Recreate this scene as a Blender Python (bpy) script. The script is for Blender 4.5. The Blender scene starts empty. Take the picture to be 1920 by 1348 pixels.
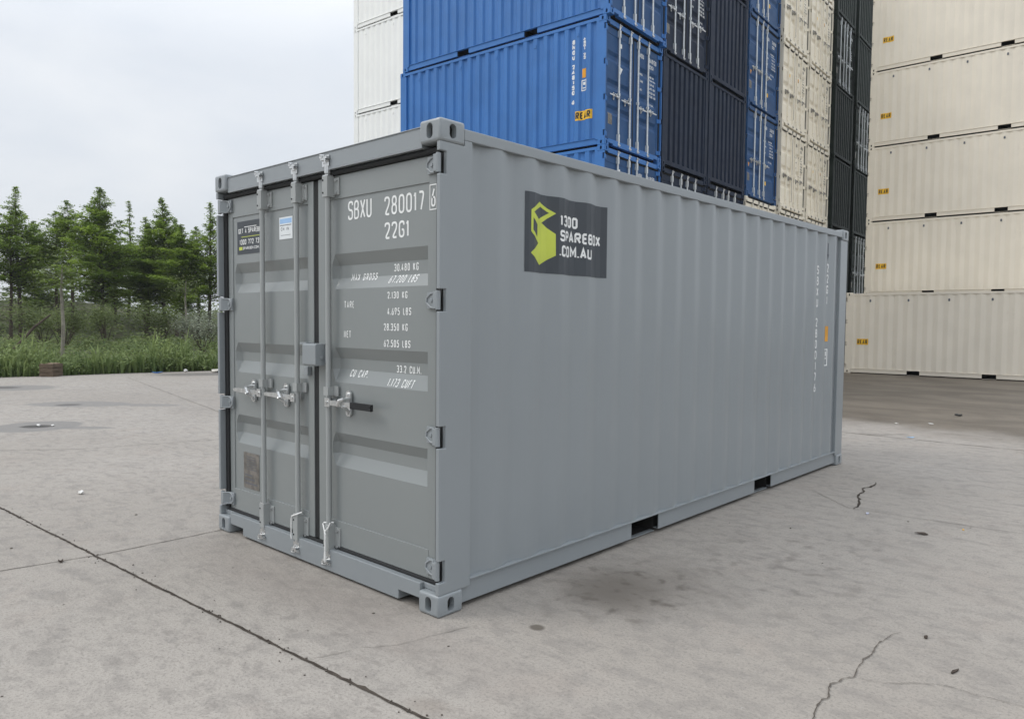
import bpy, bmesh, math, random
from mathutils import Vector, Matrix
from mathutils.geometry import tessellate_polygon
PI = math.pi
R = math.radians
scene = bpy.context.scene
COL = scene.collection

# ------------------------------------------------------------------ camera
cam_d = bpy.data.cameras.new('camera')
cam = bpy.data.objects.new('camera', cam_d)
COL.objects.link(cam)
cam_d.sensor_fit = 'HORIZONTAL'
cam_d.sensor_width = 36.0
cam_d.lens = 26.13
cam_d.clip_start = 0.05
cam_d.clip_end = 2000
_y, _p, _r = 0.740857, -0.0503507, 0.00871454
_f = Vector((-math.sin(_y)*math.cos(_p), math.cos(_y)*math.cos(_p), math.sin(_p)))
_r0 = Vector((math.cos(_y), math.sin(_y), 0))
_u0 = _r0.cross(_f)
_rr = _r0*math.cos(_r) + _u0*math.sin(_r)
_uu = _u0*math.cos(_r) - _r0*math.sin(_r)
m = Matrix((_rr, _uu, -_f)).transposed().to_4x4()
m.translation = Vector((2.8495, -2.5616, 1.5556))
cam.matrix_world = m
scene.camera = cam

# ------------------------------------------------------------------ world, sun, exposure
SUN_EL, SUN_AZ = R(46), R(226)          # azimuth measured from +Y towards +X
sun_dir = Vector((math.sin(SUN_AZ)*math.cos(SUN_EL), math.cos(SUN_AZ)*math.cos(SUN_EL), math.sin(SUN_EL)))
world = bpy.data.worlds.new('World')
scene.world = world
world.use_nodes = True
nt = world.node_tree
nt.nodes.clear()
def wn(t, **k):
    n = nt.nodes.new(t)
    for a, b in k.items(): setattr(n, a, b)
    return n
sky = wn('ShaderNodeTexSky', sky_type='NISHITA', sun_disc=False, sun_elevation=SUN_EL, sun_rotation=SUN_AZ, air_density=1.0, dust_density=3.0, ozone_density=1.0)
tc = wn('ShaderNodeTexCoord')
sep = wn('ShaderNodeSeparateXYZ')
nt.links.new(tc.outputs['Generated'], sep.inputs[0])
mp = wn('ShaderNodeMapping'); mp.inputs['Scale'].default_value = (1.0, 1.0, 2.6)
nt.links.new(tc.outputs['Generated'], mp.inputs[0])
cn = wn('ShaderNodeTexNoise'); cn.inputs['Scale'].default_value = 2.6; cn.inputs['Detail'].default_value = 7; cn.inputs['Roughness'].default_value = .52; cn.inputs['Distortion'].default_value = .35
nt.links.new(mp.outputs[0], cn.inputs[0])
cr = wn('ShaderNodeValToRGB')
cr.color_ramp.elements[0].position = .30; cr.color_ramp.elements[0].color = (6.75, 7.25, 7.95, 1)
cr.color_ramp.elements[1].position = .70; cr.color_ramp.elements[1].color = (8.35, 8.6, 8.9, 1)
nt.links.new(cn.outputs['Fac'], cr.inputs[0])
# overcast: the cloud layer grows brighter towards the zenith
er = wn('ShaderNodeValToRGB')
for pos, v_ in ((0.0, .395), (.30, .455)):
    e_ = er.color_ramp.elements[0] if pos == 0 else er.color_ramp.elements.new(pos)
    e_.position = pos; e_.color = (v_, v_, v_, 1)
er.color_ramp.elements[-1].position = 1.0; er.color_ramp.elements[-1].color = (1, 1, 1, 1)
nt.links.new(sep.outputs['Z'], er.inputs[0])
el = wn('ShaderNodeMath', operation='MULTIPLY'); el.inputs[1].default_value = 2.3
nt.links.new(er.outputs[0], el.inputs[0])
cm = wn('ShaderNodeVectorMath', operation='SCALE')
nt.links.new(cr.outputs[0], cm.inputs[0]); nt.links.new(el.outputs[0], cm.inputs['Scale'])
mx = wn('ShaderNodeMix', data_type='RGBA'); mx.inputs['Factor'].default_value = .92
nt.links.new(sky.outputs[0], mx.inputs['A']); nt.links.new(cm.outputs[0], mx.inputs['B'])
bg = wn('ShaderNodeBackground'); bg.inputs['Strength'].default_value = .1
nt.links.new(mx.outputs['Result'], bg.inputs[0])
wo = wn('ShaderNodeOutputWorld')
nt.links.new(bg.outputs[0], wo.inputs[0])

sun_d = bpy.data.lights.new('sun', 'SUN')
sun_d.energy = .92
sun_d.angle = R(24)
sun_d.color = (1.0, .965, .91)
sun = bpy.data.objects.new('sun', sun_d)
sun.rotation_euler = (-sun_dir).to_track_quat('-Z', 'Y').to_euler()
COL.objects.link(sun)

scene.view_settings.view_transform = 'Standard'
scene.view_settings.look = 'None'
scene.view_settings.exposure = 0.12
scene.view_settings.gamma = 1.0
scene.view_settings.use_curve_mapping = False

# ------------------------------------------------------------------ helpers
def tag(o, label=None, cat=None, group=None, kind=None):
    if label: o['label'] = label
    if cat: o['category'] = cat
    if group: o['group'] = group
    if kind: o['kind'] = kind
    return o

def empty(name, loc=(0, 0, 0), rz=0.0):
    o = bpy.data.objects.new(name, None)
    o.empty_display_size = .2
    o.location = loc; o.rotation_euler = (0, 0, rz)
    COL.objects.link(o)
    return o

def obj(name, mesh, mats=None, parent=None, bevel=0.0):
    o = bpy.data.objects.new(name, mesh)
    COL.objects.link(o)
    if parent: o.parent = parent
    if mats:
        while len(mesh.materials) < len(mats): mesh.materials.append(None)
        for i, mt in enumerate(mats):
            o.material_slots[i].link = 'OBJECT'
            o.material_slots[i].material = mt
    if bevel:
        b = o.modifiers.new('bevel', 'BEVEL'); b.width = bevel; b.segments = 2; b.limit_method = 'ANGLE'; b.angle_limit = R(40)
    return o

class MB:
    def __init__(s): s.v = []; s.f = []; s.m = []
    def face(s, pts, mat=0):
        b = len(s.v); s.v += [tuple(p) for p in pts]; s.f.append(tuple(range(b, b+len(pts)))); s.m.append(mat)
    def box(s, lo, hi, mat=0):
        x0, y0, z0 = [min(a, b) for a, b in zip(lo, hi)]; x1, y1, z1 = [max(a, b) for a, b in zip(lo, hi)]
        b = len(s.v)
        s.v += [(x0,y0,z0),(x1,y0,z0),(x1,y1,z0),(x0,y1,z0),(x0,y0,z1),(x1,y0,z1),(x1,y1,z1),(x0,y1,z1)]
        for q in ((0,3,2,1),(4,5,6,7),(0,1,5,4),(1,2,6,5),(2,3,7,6),(3,0,4,7)):
            s.f.append(tuple(b+i for i in q)); s.m.append(mat)
    def prism(s, poly, axis, a, b_, mat=0):
        """polygon in the two other axes (in order) extruded along axis from a to b_"""
        def P(p, t):
            q = list(p); q.insert(axis, t); return tuple(q)
        n = len(poly); b = len(s.v)
        s.v += [P(p, a) for p in poly] + [P(p, b_) for p in poly]
        s.f.append(tuple(range(b, b+n))[::-1]); s.f.append(tuple(range(b+n, b+2*n)))
        s.m += [mat, mat]
        for i in range(n):
            j = (i+1) % n
            s.f.append((b+i, b+j, b+n+j, b+n+i)); s.m.append(mat)
    def tube(s, path, r, n=10, mat=0, cap=True):
        path = [Vector(p) for p in path]; rs = r if isinstance(r, (list, tuple)) else [r]*len(path)
        b = len(s.v); ref = None
        for i, p in enumerate(path):
            d = (path[min(i+1, len(path)-1)] - path[max(i-1, 0)]).normalized()
            if ref is None:
                ref = d.orthogonal().normalized()
            ref = (ref - d*ref.dot(d)).normalized()
            q = d.cross(ref)
            for k in range(n):
                a = 2*PI*k/n
                s.v.append(tuple(p + (ref*math.cos(a) + q*math.sin(a))*rs[i]))
        for i in range(len(path)-1):
            for k in range(n):
                k2 = (k+1) % n
                s.f.append((b+i*n+k, b+i*n+k2, b+(i+1)*n+k2, b+(i+1)*n+k)); s.m.append(mat)
        if cap:
            s.f.append(tuple(b+k for k in range(n))[::-1]); s.f.append(tuple(b+(len(path)-1)*n+k for k in range(n))); s.m += [mat, mat]
    def mesh(s, name, smooth=False, merge=True, angle=35):
        me = bpy.data.meshes.new(name)
        me.from_pydata(s.v, [], s.f)
        me.polygons.foreach_set('material_index', s.m)
        if merge:
            bm = bmesh.new(); bm.from_mesh(me)
            bmesh.ops.remove_doubles(bm, verts=bm.verts, dist=1e-5)
            bmesh.ops.recalc_face_normals(bm, faces=bm.faces)
            bm.to_mesh(me); bm.free()
        if smooth:
            me.polygons.foreach_set('use_smooth', [True]*len(me.polygons))
            me.set_sharp_from_angle(angle=R(angle))
        me.update()
        return me

# ------------------------------------------------------------------ material helpers
class NT:
    def __init__(s, name):
        s.mat = bpy.data.materials.new(name); s.mat.use_nodes = True
        s.t = s.mat.node_tree; s.t.nodes.clear()
        s.out = s.n('ShaderNodeOutputMaterial'); s.b = s.n('ShaderNodeBsdfPrincipled')
        s.l(s.b.outputs[0], s.out.inputs[0])
        s.co = s.n('ShaderNodeTexCoord').outputs['Object']
    def n(s, t, **k):
        x = s.t.nodes.new(t)
        for a, b in k.items(): setattr(x, a, b)
        return x
    def l(s, a, b): s.t.links.new(a, b)
    def val(s, sock, v):
        if hasattr(v, 'is_linked'): s.l(v, sock)
        elif isinstance(v, (tuple, list)): sock.default_value = v if len(v) == 4 or sock.type == 'VECTOR' else (*v, 1)
        else: sock.default_value = v
    def math(s, op, a, b=0.0, clamp=False):
        x = s.n('ShaderNodeMath', operation=op, use_clamp=clamp); s.val(x.inputs[0], a); s.val(x.inputs[1], b); return x.outputs[0]
    def noise(s, scale, detail=4, rough=.55, vec=None, dist=0.0):
        x = s.n('ShaderNodeTexNoise'); s.l(vec if vec else s.co, x.inputs['Vector'])
        x.inputs['Scale'].default_value = scale; x.inputs['Detail'].default_value = detail; x.inputs['Roughness'].default_value = rough; x.inputs['Distortion'].default_value = dist
        return x.outputs['Fac']
    def map(s, loc=(0,0,0), rot=(0,0,0), sc=(1,1,1), vec=None):
        x = s.n('ShaderNodeMapping'); s.l(vec if vec else s.co, x.inputs[0])
        x.inputs['Location'].default_value = loc; x.inputs['Rotation'].default_value = rot; x.inputs['Scale'].default_value = sc
        return x.outputs[0]
    def rng(s, v, a, b, c=0.0, d=1.0, smooth=True):
        x = s.n('ShaderNodeMapRange', interpolation_type='SMOOTHSTEP' if smooth else 'LINEAR')
        s.val(x.inputs[0], v)
        for i, q in enumerate((a, b, c, d)): s.val(x.inputs[i+1], q)
        return x.outputs[0]
    def mix(s, f, a, b, mode='MIX'):
        x = s.n('ShaderNodeMix', data_type='RGBA', blend_type=mode)
        s.val(x.inputs['Factor'], f); s.val(x.inputs['A'], a); s.val(x.inputs['B'], b); return x.outputs['Result']
    def bump(s, h, strength=.3, dist=.01):
        x = s.n('ShaderNodeBump'); x.inputs['Strength'].default_value = strength; x.inputs['Distance'].default_value = dist
        s.l(h, x.inputs['Height']); s.l(x.outputs[0], s.b.inputs['Normal'])

def paint(name, col, rough=.42, var=.10, dirt=.25, dirtcol=(.16,.13,.10), spec=.35, scuff=0, bump=True):
    k = NT(name)
    v = k.noise(1.3, 4); fine = k.noise(14, 5)
    c1 = tuple(x*(1-var) for x in col); c2 = tuple(min(1, x*(1+var)) for x in col)
    c = k.mix(k.rng(v, .3, .7), c1, c2)
    st = k.noise(2.2, 5, .6, k.map(sc=(3.5, 3.5, .35)))
    mask = k.math('MULTIPLY', k.rng(st, .56, .78), k.rng(fine, .35, .7))
    c = k.mix(k.math('MULTIPLY', mask, dirt), c, dirtcol)
    if scuff:
        sp = k.noise(26, 6, .7, None, .5)
        c = k.mix(k.math('MULTIPLY', k.rng(sp, .665, .70), scuff), c, tuple(min(1, x*1.55+.05) for x in col))
        sc = k.noise(9, 6, .75, k.map(sc=(6, 6, .5)), .2)
        c = k.mix(k.math('MULTIPLY', k.rng(sc, .66, .72), scuff*.7), c, tuple(x*.62 for x in col))
    k.l(c, k.b.inputs['Base Color'])
    if bump: k.l(k.rng(k.noise(6, 4), .3, .7, rough-.03, rough+.07), k.b.inputs['Roughness'])
    else: k.b.inputs['Roughness'].default_value = rough
    k.b.inputs['Specular IOR Level'].default_value = spec
    if bump: k.bump(k.noise(5, 3), .06, .02)
    else: k.bump(k.noise(1.3, 1, .3), .06, .02)
    return k.mat

def plain(name, col, rough=.6, metal=0.0, var=.12, scale=8, spec=.4):
    k = NT(name)
    v = k.noise(scale, 4)
    k.l(k.mix(k.rng(v, .3, .7), tuple(x*(1-var) for x in col), tuple(min(1, x*(1+var)) for x in col)), k.b.inputs['Base Color'])
    k.b.inputs['Roughness'].default_value = rough; k.b.inputs['Metallic'].default_value = metal
    k.b.inputs['Specular IOR Level'].default_value = spec
    return k.mat

def leafmat(name, a, b, trans=.25):
    k = NT(name)
    at = k.n('ShaderNodeAttribute', attribute_name='tint')
    c = k.mix(at.outputs['Fac'], a, b)
    k.l(c, k.b.inputs['Base Color']); k.b.inputs['Roughness'].default_value = .65; k.b.inputs['Specular IOR Level'].default_value = .2
    tr = k.n('ShaderNodeBsdfTranslucent'); k.l(c, tr.inputs[0])
    ms = k.n('ShaderNodeMixShader'); ms.inputs[0].default_value = trans
    k.l(k.b.outputs[0], ms.inputs[1]); k.l(tr.outputs[0], ms.inputs[2]); k.l(ms.outputs[0], k.out.inputs[0])
    return k.mat

GREY = paint('grey_paint', (.263,.286,.299), .30, .018, .05, spec=.5, scuff=.06, bump=False)
GREYD = paint('grey_door_paint_and_shade', (.237,.255,.253), .27, .018, .06, spec=.5, scuff=.03, bump=False)  # door grey: partly its own tone, partly dim reflected light painted in
GREYR = paint('grey_rod_paint', (.335,.35,.345), .42, .05, .1)
BLUE = paint('blue_paint', (.041,.166,.450), .45, .07, .12, (.1,.12,.16))
NAVY = paint('navy_paint', (.021,.031,.055), .6, .1, .2, (.10,.10,.11), .2)
DBLUE = paint('deep_blue_and_shaded_doors', (.022,.080,.205), .58, .1, .2, (.1,.11,.13))
BEIGE = paint('beige_paint', (.86,.80,.675), .5, .04, .2, (.36,.29,.2))
CREAM = paint('cream_paint', (.81,.745,.63), .5, .03, .2, (.42,.35,.26))
GREEN = paint('dark_green_paint', (.020,.028,.023), .6, .12, .25, (.06,.06,.05), .2)
WHITE = paint('white_paint', (.92,.92,.89), .5, .02, .08, (.5,.46,.38))
ZINC = plain('zinc', (.62,.63,.63), .33, .85, .15, 30)
GALV = plain('galvanised_rod', (.66,.69,.70), .4, .35, .1, 20)
BLACK = plain('black_rubber', (.018,.019,.02), .75)
UNDER = plain('underfloor_and_shade_black', (.022,.021,.02), .85)
INK = plain('white_marking', (.80,.81,.80), .55, 0, .05)
INKB = plain('black_marking', (.03,.03,.03), .6)
INKG = plain('dark_grey_marking', (.13,.14,.16), .6)
CHAR = plain('charcoal_film', (.052,.060,.070), .42, 0, .08, 3)
LIME = plain('lime_film', (.53,.60,.085), .45, 0, .05)
YEL = plain('yellow_sticker', (.86,.50,.03), .45, 0, .08)
AMBER = plain('amber_sticker', (.72,.33,.02), .4, 0, .1)
PLATE = plain('data_plate_metal', (.20,.185,.165), .5, .4, .3, 18)
PAPER = plain('white_sticker', (.74,.77,.78), .5, 0, .04)
SKYB = plain('pale_blue_print', (.33,.52,.78), .5, 0, .05)
TIE = plain('white_nylon', (.82,.82,.80), .4)

# ------------------------------------------------------------------ stroke lettering
GL = {
'0': (1, [([(0,0),(0,1),(1,1),(1,0)], 1)]), 'O': (1, [([(0,0),(0,1),(1,1),(1,0)], 1)]),
'1': (.55, [([(.62,0),(.62,1)], 0), ([(0,.80),(.62,1)], 0)]), 'I': (.2, [([(.5,0),(.5,1)], 0)]),
'2': (1, [([(0,.78),(0,1),(1,1),(1,.6),(0,0),(1,0)], 0)]),
'3': (1, [([(0,.84),(0,1),(1,1),(1,.53),(.35,.53)], 0), ([(.35,.53),(1,.53),(1,0),(0,0),(0,.16)], 0)]),
'4': (1, [([(.6,1),(0,.24),(1,.24)], 0), ([(.7,.5),(.7,0)], 0)]),
'5': (1, [([(.95,1),(.05,1),(0,.56),(1,.6),(1,0),(0,0),(0,.16)], 0)]),
'6': (1, [([(.75,1),(0,.4),(0,0),(1,0),(1,.52),(.08,.52)], 0)]),
'7': (1, [([(0,1),(1,1),(.4,0)], 0)]),
'8': (1, [([(.06,.53),(.06,1),(.94,1),(.94,.53)], 1), ([(0,0),(0,.53),(1,.53),(1,0)], 1)]),
'9': (1, [([(.25,0),(1,.6),(1,1),(0,1),(0,.48),(.92,.48)], 0)]),
'A': (1, [([(0,0),(.5,1),(1,0)], 0), ([(.2,.3),(.8,.3)], 0)]),
'B': (1, [([(0,0),(0,1),(.92,1),(.92,.53),(0,.53)], 0), ([(0,.53),(1,.53),(1,0),(0,0)], 0)]),
'C': (1, [([(1,.76),(1,1),(0,1),(0,0),(1,0),(1,.24)], 0)]),
'E': (.85, [([(1,1),(0,1),(0,0),(1,0)], 0), ([(0,.52),(.85,.52)], 0)]),
'F': (.85, [([(1,1),(0,1),(0,0)], 0), ([(0,.52),(.85,.52)], 0)]),
'G': (1, [([(1,.76),(1,1),(0,1),(0,0),(1,0),(1,.46),(.55,.46)], 0)]),
'K': (1, [([(0,0),(0,1)], 0), ([(1,1),(0,.38)], 0), ([(.34,.58),(1,0)], 0)]),
'L': (.85, [([(0,1),(0,0),(1,0)], 0)]),
'M': (1.2, [([(0,0),(0,1),(.5,.35),(1,1),(1,0)], 0)]),
'N': (1, [([(0,0),(0,1),(1,0),(1,1)], 0)]),
'P': (1, [([(0,0),(0,1),(1,1),(1,.48),(0,.48)], 0)]),
'R': (1, [([(0,0),(0,1),(1,1),(1,.5),(0,.5)], 0), ([(.5,.5),(1,0)], 0)]),
'S': (1, [([(1,.8),(1,1),(0,1),(0,.52),(1,.52),(1,0),(0,0),(0,.2)], 0)]),
'T': (1, [([(0,1),(1,1)], 0), ([(.5,1),(.5,0)], 0)]),
'U': (1, [([(0,1),(0,0),(1,0),(1,1)], 0)]),
'X': (1, [([(0,0),(1,1)], 0), ([(0,1),(1,0)], 0)]),
'.': (.2, [([(.5,-.02),(.5,.12)], 0)]), '-': (.7, [([(0,.5),(1,.5)], 0)]),
}
def rounded(pts, r, closed, seg):
    n = len(pts); out = []
    for i in range(n):
        p = Vector(pts[i])
        if not closed and i in (0, n-1): out.append(p); continue
        a = Vector(pts[i-1]); b = Vector(pts[(i+1) % n])
        da, db = (a-p), (b-p)
        ra, rb = min(r, da.length*.5), min(r, db.length*.5)
        pa, pb = p + da.normalized()*ra, p + db.normalized()*rb
        if r <= 0: out.append(p); continue
        for k in range(seg+1):
            t = k/seg
            out.append(pa*(1-t)**2 + p*2*t*(1-t) + pb*t*t)
    res = []
    for p in out:
        if not res or (p-res[-1]).length > 1e-6: res.append(p)
    if closed and (res[0]-res[-1]).length < 1e-6: res.pop()
    return res
def ribbon(pts, t, closed):
    n = len(pts); L = []; Rr = []
    for i, p in enumerate(pts):
        a = pts[i-1] if (i > 0 or closed) else None
        b = pts[(i+1) % n] if (i < n-1 or closed) else None
        d1 = (p-a).normalized() if a is not None else None
        d2 = (b-p).normalized() if b is not None else None
        d1 = d1 or d2; d2 = d2 or d1
        n1 = Vector((-d1.y, d1.x)); n2 = Vector((-d2.y, d2.x))
        q = n1+n2
        q = q.normalized() if q.length > 1e-4 else n1
        s = t*.5/max(.45, q.dot(n1))
        L.append(p+q*s); Rr.append(p-q*s)
    return [[L[i], Rr[i], Rr[(i+1) % n], L[(i+1) % n]] for i in range(n if closed else n-1)]
def text(s, h, w, gap, t, x=0.0, y=0.0, slant=0.0, rnd=.45, seg=4, align='L', vertical=0.0):
    """flat quads of stroke lettering: list of (layer, [2D points]); h, w = glyph box, t = stroke"""
    out = []; cx = 0.0; cy = 0.0; width = 0.0
    for ch in s:
        if ch == ' ':
            cx += w*.75+gap if not vertical else 0
            cy -= vertical*.8 if vertical else 0
            continue
        gw, strokes = GL[ch]
        ww = w*gw
        for li, (pts, closed) in enumerate(strokes):
            P = [(p[0]*(ww-t)+t/2, p[1]*(h-t)+t/2) for p in pts]
            P = rounded(P, rnd*w, closed, seg) if rnd > 0 and ch not in 'AMNKX14VY' else [Vector(p) for p in P]
            off = (w-ww)/2 if vertical else 0
            for q in ribbon(P, t, closed):
                out.append((li, [(p.x + cx + off + slant*p.y, p.y + cy) for p in q]))
        if vertical: cy -= vertical; width = max(width, w)
        else: cx += ww+gap; width = cx-gap
    dx = {'L': 0, 'R': -width, 'C': -width/2}[align]
    return [(li, [(a+dx+x, b+y) for a, b in q]) for li, q in out]
def rect(x0, y0, x1, y1): return [(0, [(x0,y0),(x1,y0),(x1,y1),(x0,y1)])]
def box_outline(x0, y0, x1, y1, t):
    return [(0, [(p.x, p.y) for p in q]) for q in ribbon([Vector(p) for p in ((x0,y0),(x1,y0),(x1,y1),(x0,y1))], t, True)]
def decal(name, quads, fn, breaks=(), axis=0):
    """2D polygons split at the folds of a profiled sheet and laid on it by fn(u, v, lift)"""
    bm = bmesh.new()
    lay = bm.faces.layers.int.new('layer')
    for li, q in quads:
        try:
            f = bm.faces.new([bm.verts.new((p[0], p[1], 0)) for p in q]); f[lay] = li
        except ValueError: pass
    for b in breaks:
        co = (b, 0, 0) if axis == 0 else (0, b, 0); no = (1, 0, 0) if axis == 0 else (0, 1, 0)
        bmesh.ops.bisect_plane(bm, geom=bm.verts[:]+bm.edges[:]+bm.faces[:], dist=1e-6, plane_co=co, plane_no=no)
    vs = []; fs = []
    for f in bm.faces:
        b = len(vs)
        for v in f.verts: vs.append(fn(v.co.x, v.co.y, .0004*f[lay]))
        fs.append(tuple(range(b, b+len(f.verts))))
    bm.free()
    me = bpy.data.meshes.new(name); me.from_pydata(vs, [], fs); me.update()
    return me

# ------------------------------------------------------------------ container geometry
W, L, H = 2.438, 6.058, 2.591
PITCH, F0 = .2759, .200
SA, SB, SC = .0675, .1370, .2045
FOLD_NEAR, FOLD_FAR = (.0850, .1400, .2250), (.042, .1380, .1800)
XO, XI_NEAR, XI_FAR = -.012, -.040, -.052
XI = XI_NEAR
def side_depth(y):
    t = (y-F0) % PITCH
    if t < SA: return XO + (XI-XO)*t/SA
    if t < SB: return XI
    if t < SC: return XI + (XO-XI)*(t-SB)/(SC-SB)
    return XO
def side_breaks(y0, y1):
    out = []; k = math.floor((y0-F0)/PITCH)
    while F0+k*PITCH < y1:
        for d in (0, SA, SB, SC):
            y = F0+k*PITCH+d
            if y0 < y < y1: out.append(y)
        k += 1
    return out
def sheet_mesh(pts, z0, z1, name):
    """profile polyline (x,y) raised from z0 to z1"""
    mb = MB()
    for a, b in zip(pts, pts[1:]): mb.face([(a[0],a[1],z0),(b[0],b[1],z0),(b[0],b[1],z1),(a[0],a[1],z1)])
    me = mb.mesh(name, True, True, 25)
    return me
def rounded_box(mb, lo, hi, r, holes=(), seg=3, mat=0, n=16):
    """box with rounded edges; holes = list of (axis, sign, half_u, half_v, depth): oval pockets in that face"""
    lo = Vector(lo); hi = Vector(hi); c = (lo+hi)/2; hs = (hi-lo)/2
    def P(ax, sg, u, v, d=0.0):
        q = [0, 0, 0]; q[ax] = sg*(hs[ax]-d); q[(ax+1) % 3] = u; q[(ax+2) % 3] = v
        return tuple(c + Vector(q))
    hd = {(h[0], h[1]): h for h in holes}
    for ax in range(3):
        for sg in (-1, 1):
            a = hs[(ax+1) % 3]-r; b = hs[(ax+2) % 3]-r
            if (ax, sg) not in hd:
                mb.face([P(ax, sg, -a, -b), P(ax, sg, a, -b), P(ax, sg, a, b), P(ax, sg, -a, b)], mat)
                continue
            _, _, hu, hv, dep = hd[(ax, sg)]
            outer = []; inner = []
            for k in range(n):
                th = 2*PI*(k+.5)/n
                cu, su = math.cos(th), math.sin(th)
                s = min(a/abs(cu) if abs(cu) > 1e-6 else 1e9, b/abs(su) if abs(su) > 1e-6 else 1e9)
                outer.append((cu*s, su*s))
                rr = min(hu, hv)
                inner.append((cu*rr + (hu-rr)*(1 if cu > 0 else -1), su*rr + (hv-rr)*(1 if su > 0 else -1)))
            corners = {}
            for k in range(n):
                k2 = (k+1) % n
                o1, o2 = outer[k], outer[k2]
                pts = [o1]
                if abs(abs(o1[0])-a) < 1e-6 and abs(abs(o2[1])-b) < 1e-6 or abs(abs(o1[1])-b) < 1e-6 and abs(abs(o2[0])-a) < 1e-6:
                    if not (abs(o1[0]-o2[0]) < 1e-6 or abs(o1[1]-o2[1]) < 1e-6):
                        cx = o1[0] if abs(abs(o1[0])-a) < 1e-6 else o2[0]
                        cy = o1[1] if abs(abs(o1[1])-b) < 1e-6 else o2[1]
                        pts.append((cx, cy))
                pts += [o2, inner[k2], inner[k]]
                mb.face([P(ax, sg, *p) for p in pts], mat)
                mb.face([P(ax, sg, *inner[k]), P(ax, sg, *inner[k2]), P(ax, sg, *inner[k2], dep), P(ax, sg, *inner[k], dep)], mat)
            mb.face([P(ax, sg, *p, dep) for p in inner], 1)
    if r <= 0: return
    def S(sx, sy, sz, d): return tuple(c + Vector((sx*(hs.x-r), sy*(hs.y-r), sz*(hs.z-r))) + Vector(d)*r)
    for ax in range(3):
        u, v = (ax+1) % 3, (ax+2) % 3
        for su in (-1, 1):
            for sv in (-1, 1):
                for k in range(seg):
                    q = []
                    for kk, e in ((k, -1), (k, 1), (k+1, 1), (k+1, -1)):
                        a = PI/2*kk/seg
                        sgn = [0, 0, 0]; sgn[ax] = e; sgn[u] = su; sgn[v] = sv
                        d = [0, 0, 0]; d[u] = su*math.cos(a); d[v] = sv*math.sin(a)
                        q.append(S(*sgn, d))
                    mb.face(q, mat)
    for sx in (-1, 1):
        for sy in (-1, 1):
            for sz in (-1, 1):
                g = [[S(sx, sy, sz, (sx*math.cos(a)*math.cos(b), sy*math.sin(a)*math.cos(b), sz*math.sin(b))) for a in [PI/2*i/seg for i in range(seg+1)]] for b in [PI/2*j/seg for j in range(seg+1)]]
                for j in range(seg):
                    for i in range(seg):
                        mb.face([g[j][i], g[j][i+1], g[j+1][i+1], g[j+1][i]], mat)

YD = .060                     # plane of the door leaves
def door_y(z, gs, base):
    for (a, b, c, d) in gs:
        if d <= z <= a:
            if z >= b: return base + .036*(a-z)/(a-b)
            if z >= c: return base + .036
            return base + .036*(z-d)/(c-d)
    return base
GRV = [(1.957,1.888,1.813,1.746), (1.392,1.324,1.260,1.179), (.870,.805,.738,.663)]
ZL, ZH = .325, 2.286          # ends of the pressed sheet
DZ0, DZ1 = .168, 2.424

def scaleH(z, h): return z if z < .4 else z + (h-2.591)*min(1, (z-.4)/1.9)

def leaf_mesh(x0, x1, gx0, gx1, h, name):
    """one door leaf: frame members, pressed sheet with three grooves whose ends slope"""
    mb = MB()
    z0, z1 = DZ0, scaleH(DZ1, h)
    zl, zh = ZL, scaleH(ZH, h)
    gs = [tuple(scaleH(v, h) for v in g) for g in GRV]
    sx0, sx1 = gx0-.018, gx1+.018        # sheet between the stiles
    mb.box((x0, YD, z0), (sx0, YD+.05, z1)); mb.box((sx1, YD, z0), (x1, YD+.05, z1))
    mb.box((sx0, YD, zh), (sx1, YD+.05, z1)); mb.box((sx0, YD-.001, z0), (sx1, YD+.05, zl))
    base = YD+.007
    zs = sorted({zl, zh, *[v for g in gs for v in g]})
    e = .030
    xs = [sx0, gx0, gx0+e, gx1-e, gx1, sx1]
    def dep(x, z):
        d = door_y(z, gs, base)-base
        if x <= gx0 or x >= gx1: return base
        return base+d
    for za, zb in zip(zs, zs[1:]):
        for xa, xb in zip(xs, xs[1:]):
            mb.face([(xa, dep(xa, za), za), (xb, dep(xb, za), za), (xb, dep(xb, zb), zb), (xa, dep(xa, zb), zb)])
    return mb.mesh(name), gs, base

def set_fold(fine, soft=False):
    global XI, SA, SB, SC
    XI = XI_NEAR if fine else (-.036 if soft else XI_FAR)
    SA, SB, SC = FOLD_NEAR if fine or soft else FOLD_FAR

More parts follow.
